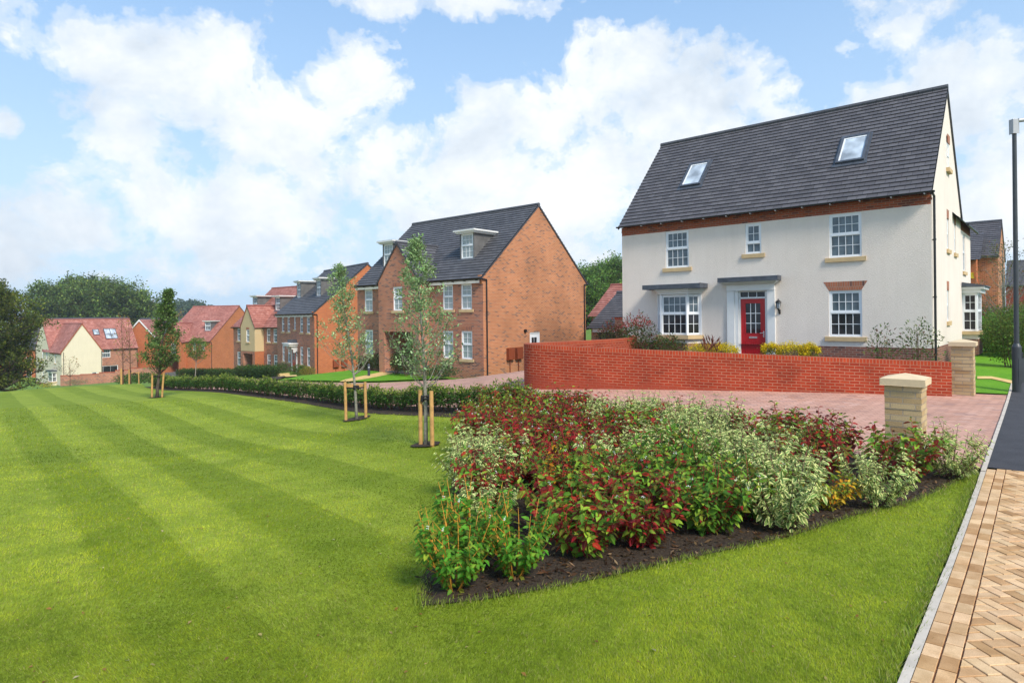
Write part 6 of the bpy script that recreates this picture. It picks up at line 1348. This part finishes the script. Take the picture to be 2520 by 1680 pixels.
# right side hedge shrubs behind the lamp
LR = [(.05, .11, .02), (.09, .17, .03), (.13, .14, .03), (.03, .06, .012)]
one(bush('tall_shrub', 1.95, .9, 401, [(.07, .16, .025), (.12, .24, .04), (.18, .2, .04), (.04, .09, .018)], [.35, .3, .15, .2], 7000, .08, .28, legs=.10, nst=20, foot=.2), on(uw(2492, 900)[0] / F * 20.5, 20.5), 'tall loose green shrub behind the lamp post')
one(bush('tall_shrub', 1.6, 1.1, 402, [(.06, .20, .02), (.10, .28, .03), (.03, .09, .015)], [.4, .3, .3], 6500, .12, .3, legs=.02, nst=14), on(uw(2432, 850)[0] / F * 28, 28), 'bright green shrub between the side bay window and the tall loose shrub')
one(bush('tall_shrub', 2.2, 1.5, 403, [(.10, .06, .03), (.07, .08, .03), (.14, .10, .04)], [.4, .3, .3], 6200, .11, .3, legs=.02, nst=14), on(uw(2425, 800)[0] / F * 34, 34), 'brownish purple shrub against the far red brick wall')
one(bush('tall_shrub', 2.1, 1.4, 404, LR, [.35, .3, .15, .2], 8000, .12, .3, legs=.02, nst=14), on(uw(2545, 850)[0] / F * 25, 25), 'large green shrub at the extreme right edge')
# low plants at the far cream house
one(bush('low_plant', .8, 1.6, 410, [(.30, .30, .15), (.2, .22, .1)], [.5, .5], 700, .12, .3, legs=0), ray_ground(185, 948, 88), 'pale low plants at the foot of the stepped wall', 'plant')
one(bush('low_plant', .6, 1.0, 411, [(.55, .45, .03), (.3, .3, .04)], [.5, .5], 400, .12, .3, legs=0), ray_ground(115, 953, 86), 'yellow low plants before the cream house side wall', 'plant')
for i in range(7): one(bush('low_plant', .9, .8, 412 + i, GB, [.4, .3, .3], 400, .12, .3, legs=0), ray_ground(300 + i * 11, 945 - i * .7, 60 - i), 'green low shrub in the short row right of the thin saplings', 'plant', 1.0, 'low shrubs at the lawn crest')

# ---------------------------------------------------------------- sky, sun, camera
SUN_DIR = Vector((.46, -.76, .84)).normalized()
def world():
    w = bpy.data.worlds.new('World'); scene.world = w; w.use_nodes = True; nt = w.node_tree; N, L = nt.nodes, nt.links; N.clear()
    out = N.new('ShaderNodeOutputWorld'); bg = N.new('ShaderNodeBackground')
    sky = N.new('ShaderNodeTexSky'); sky.sky_type = 'NISHITA'; sky.sun_disc = False; sky.sun_elevation = math.asin(SUN_DIR.z); sky.sun_rotation = math.atan2(SUN_DIR.x, SUN_DIR.y)
    sky.air_density = 1.0; sky.dust_density = .8; sky.ozone_density = 1.5
    tc = N.new('ShaderNodeTexCoord'); nz = N.new('ShaderNodeVectorMath'); nz.operation = 'NORMALIZE'; L.new(tc.outputs['Generated'], nz.inputs[0]); sep = N.new('ShaderNodeSeparateXYZ'); L.new(nz.outputs[0], sep.inputs[0])
    az = math_(N, L, 'ARCTAN2', sep.outputs[0], sep.outputs[1]); el = math_(N, L, 'ARCSINE', sep.outputs[2])
    cmb = N.new('ShaderNodeCombineXYZ'); L.new(az, cmb.inputs[0]); L.new(math_(N, L, 'MULTIPLY', el, 1.15), cmb.inputs[1]); AE = cmb.outputs[0]
    # cloud banks: centre and size in the picture converted to bearing and height above the horizon
    B = [(480, 150, 300, 130, 1), (640, 300, 330, 170, 1), (300, 130, 230, 100, .9), (820, 210, 150, 110, 1), (330, 330, 220, 130, .9), (560, 520, 420, 170, 1), (880, 420, 300, 120, 1), (180, 560, 240, 120, .9), (360, 640, 200, 90, .7),
         (1180, 430, 260, 130, 1), (1330, 300, 200, 120, .9), (1560, 140, 170, 110, 1), (1700, 240, 190, 150, 1), (1450, 480, 300, 180, 1), (1250, 560, 350, 90, .9), (1200, 10, 260, 42, .8), (950, 0, 160, 34, .6), (2250, 60, 150, 110, .95), (2350, 230, 230, 190, 1), (2200, 250, 160, 90, .8), (2480, 480, 200, 260, .9), (20, 310, 50, 60, .8), (0, 640, 150, 60, .7), (1900, 330, 160, 60, .7), (750, 660, 260, 40, .5), (2470, 110, 130, 90, .8)]
    tot = None
    for (px, py, rx, ry, a) in B:
        u, w_ = uw(px, py); A0 = math.atan2(u, F); E0 = math.atan(w_ / math.hypot(F, u)) * 1.15; k = math.cos(A0); rxr = rx / F * k * k; ryr = ry / F * k * 1.15
        m = N.new('ShaderNodeVectorMath'); m.operation = 'SUBTRACT'; L.new(AE, m.inputs[0]); m.inputs[1].default_value = (A0, E0, 0)
        s_ = N.new('ShaderNodeVectorMath'); s_.operation = 'MULTIPLY'; L.new(m.outputs[0], s_.inputs[0]); s_.inputs[1].default_value = (1 / rxr, 1 / ryr, 0)
        d = N.new('ShaderNodeVectorMath'); d.operation = 'LENGTH'; L.new(s_.outputs[0], d.inputs[0])
        v = math_(N, L, 'MULTIPLY', math_(N, L, 'SUBTRACT', 1.35, d.outputs['Value']), a)
        tot = v if tot is None else math_(N, L, 'SMOOTH_MAX', tot, v, .25)
    def nzv(scale, det, rough, ofs=0, dist=0.0):
        mp = N.new('ShaderNodeMapping'); mp.inputs['Location'].default_value = (ofs, ofs * .7, ofs); L.new(AE, mp.inputs[0]); n = N.new('ShaderNodeTexNoise'); n.inputs['Scale'].default_value = scale; n.inputs['Detail'].default_value = det; n.inputs['Roughness'].default_value = rough; n.inputs['Distortion'].default_value = dist; L.new(mp.outputs[0], n.inputs['Vector']); return n.outputs['Fac']
    n1 = nzv(8, 9, .60, 3.1, .25); n2 = nzv(26, 7, .65, 9.0, .15)
    base = math_(N, L, 'MAXIMUM', tot, -1.2)
    # behind the camera scattered cloud comes from noise alone
    back = math_(N, L, 'MULTIPLY', math_(N, L, 'SUBTRACT', math_(N, L, 'ABSOLUTE', az), .95), 3.0); back = math_(N, L, 'MINIMUM', math_(N, L, 'MAXIMUM', back, 0), 1.4); base = math_(N, L, 'ADD', base, back)
    c = math_(N, L, 'ADD', base, math_(N, L, 'ADD', math_(N, L, 'MULTIPLY', math_(N, L, 'SUBTRACT', n1, .5), 3.1), math_(N, L, 'MULTIPLY', math_(N, L, 'SUBTRACT', n2, .5), .9)))
    al = ramp(N, [(.28, (0, 0, 0)), (.48, (.42, .42, .42)), (.70, (.85, .85, .85)), (1, (.97, .97, .97))], 'EASE'); L.new(c, al.inputs[0])
    # cloud colour: white billows with soft blue grey folds
    sh = math_(N, L, 'ADD', math_(N, L, 'MULTIPLY', nzv(5, 6, .6, 5.5, .4), .8), math_(N, L, 'MULTIPLY', nzv(16, 5, .6, 1.7), .35))
    cc = ramp(N, [(.36, (.56, .63, .71)), (.50, (.69, .75, .81)), (.62, (.82, .85, .88)), (.74, (.90, .91, .92))]); L.new(sh, cc.inputs[0])
    bgc = N.new('ShaderNodeVectorMath'); bgc.operation = 'SCALE'; L.new(sky.outputs[0], bgc.inputs[0]); bgc.inputs['Scale'].default_value = SKYK
    tint = mixc(N, L, bgc.outputs[0], SKYT, 1.0, 'MULTIPLY')
    # thin veil of haze low in the sky
    hz = ramp(N, [(0, (.98,) * 3), (.12, (.88,) * 3), (.28, (.50,) * 3), (.5, (.18,) * 3), (1, (.05,) * 3)]); L.new(el, hz.inputs[0])
    skyc = mixc(N, L, mixc(N, L, tint, (.26, .50, .86), .5), (.55, .72, .88), hz.outputs[0])
    colr = mixc(N, L, skyc, cc.outputs[0], al.outputs[0])
    L.new(colr, bg.inputs[0]); bg.inputs[1].default_value = 1.0; L.new(bg.outputs[0], out.inputs[0])
    w.cycles.sampling_method = 'MANUAL'; w.cycles.sample_map_resolution = 512
SKYK = .14; SKYT = (.80, .97, 1.12)
world()
def haze():
    mb = MB(); mb.box(-880, 690, -75, 890, -14, 32, 'haze_air'); m = M['haze_air']; o = mb.build('haze'); tag(o, kind='stuff', label='thin pale summer air filling the whole valley', cat='haze')
def haze_mat():
    m, nt, N, L, b = nm('haze_air'); N.remove(b); v = N.new('ShaderNodeVolumePrincipled'); v.inputs['Color'].default_value = (.80, .88, 1.0, 1); v.inputs['Density'].default_value = .0004; v.inputs['Anisotropy'].default_value = .2
    L.new(v.outputs[0], N['Material Output'].inputs['Volume'])
haze_mat(); haze()
sd = bpy.data.lights.new('sun', 'SUN'); sd.energy = 3.5; sd.angle = math.radians(15); sd.color = (1, .93, .82); so = bpy.data.objects.new('sun', sd); col.objects.link(so)
so.rotation_euler = SUN_DIR.to_track_quat('Z', 'Y').to_euler(); so.location = (20, -20, 30)
cd = bpy.data.cameras.new('camera'); cam = bpy.data.objects.new('camera', cd); col.objects.link(cam); scene.camera = cam
cd.sensor_width = 36; cd.lens = F / 2520 * 36; cd.clip_end = 3000; cd.clip_start = .05
cam.matrix_world = Matrix.Translation((0, 0, CH)) @ Matrix.Rotation(PI / 2, 4, 'X') @ Matrix.Rotation(-TH, 4, 'Z')
# the optical axis sits above the middle of the frame: lens shift
cd.shift_x = 0.0; cd.shift_y = -(840 - 776) / 2520
scene.view_settings.view_transform = 'Standard'; scene.view_settings.look = 'None'; scene.view_settings.exposure = 0.32; scene.view_settings.gamma = 1
scene.cycles.use_denoising = True; scene.cycles.max_bounces = 5; scene.cycles.diffuse_bounces = 2; scene.cycles.glossy_bounces = 2; scene.cycles.transmission_bounces = 3; scene.cycles.transparent_max_bounces = 4
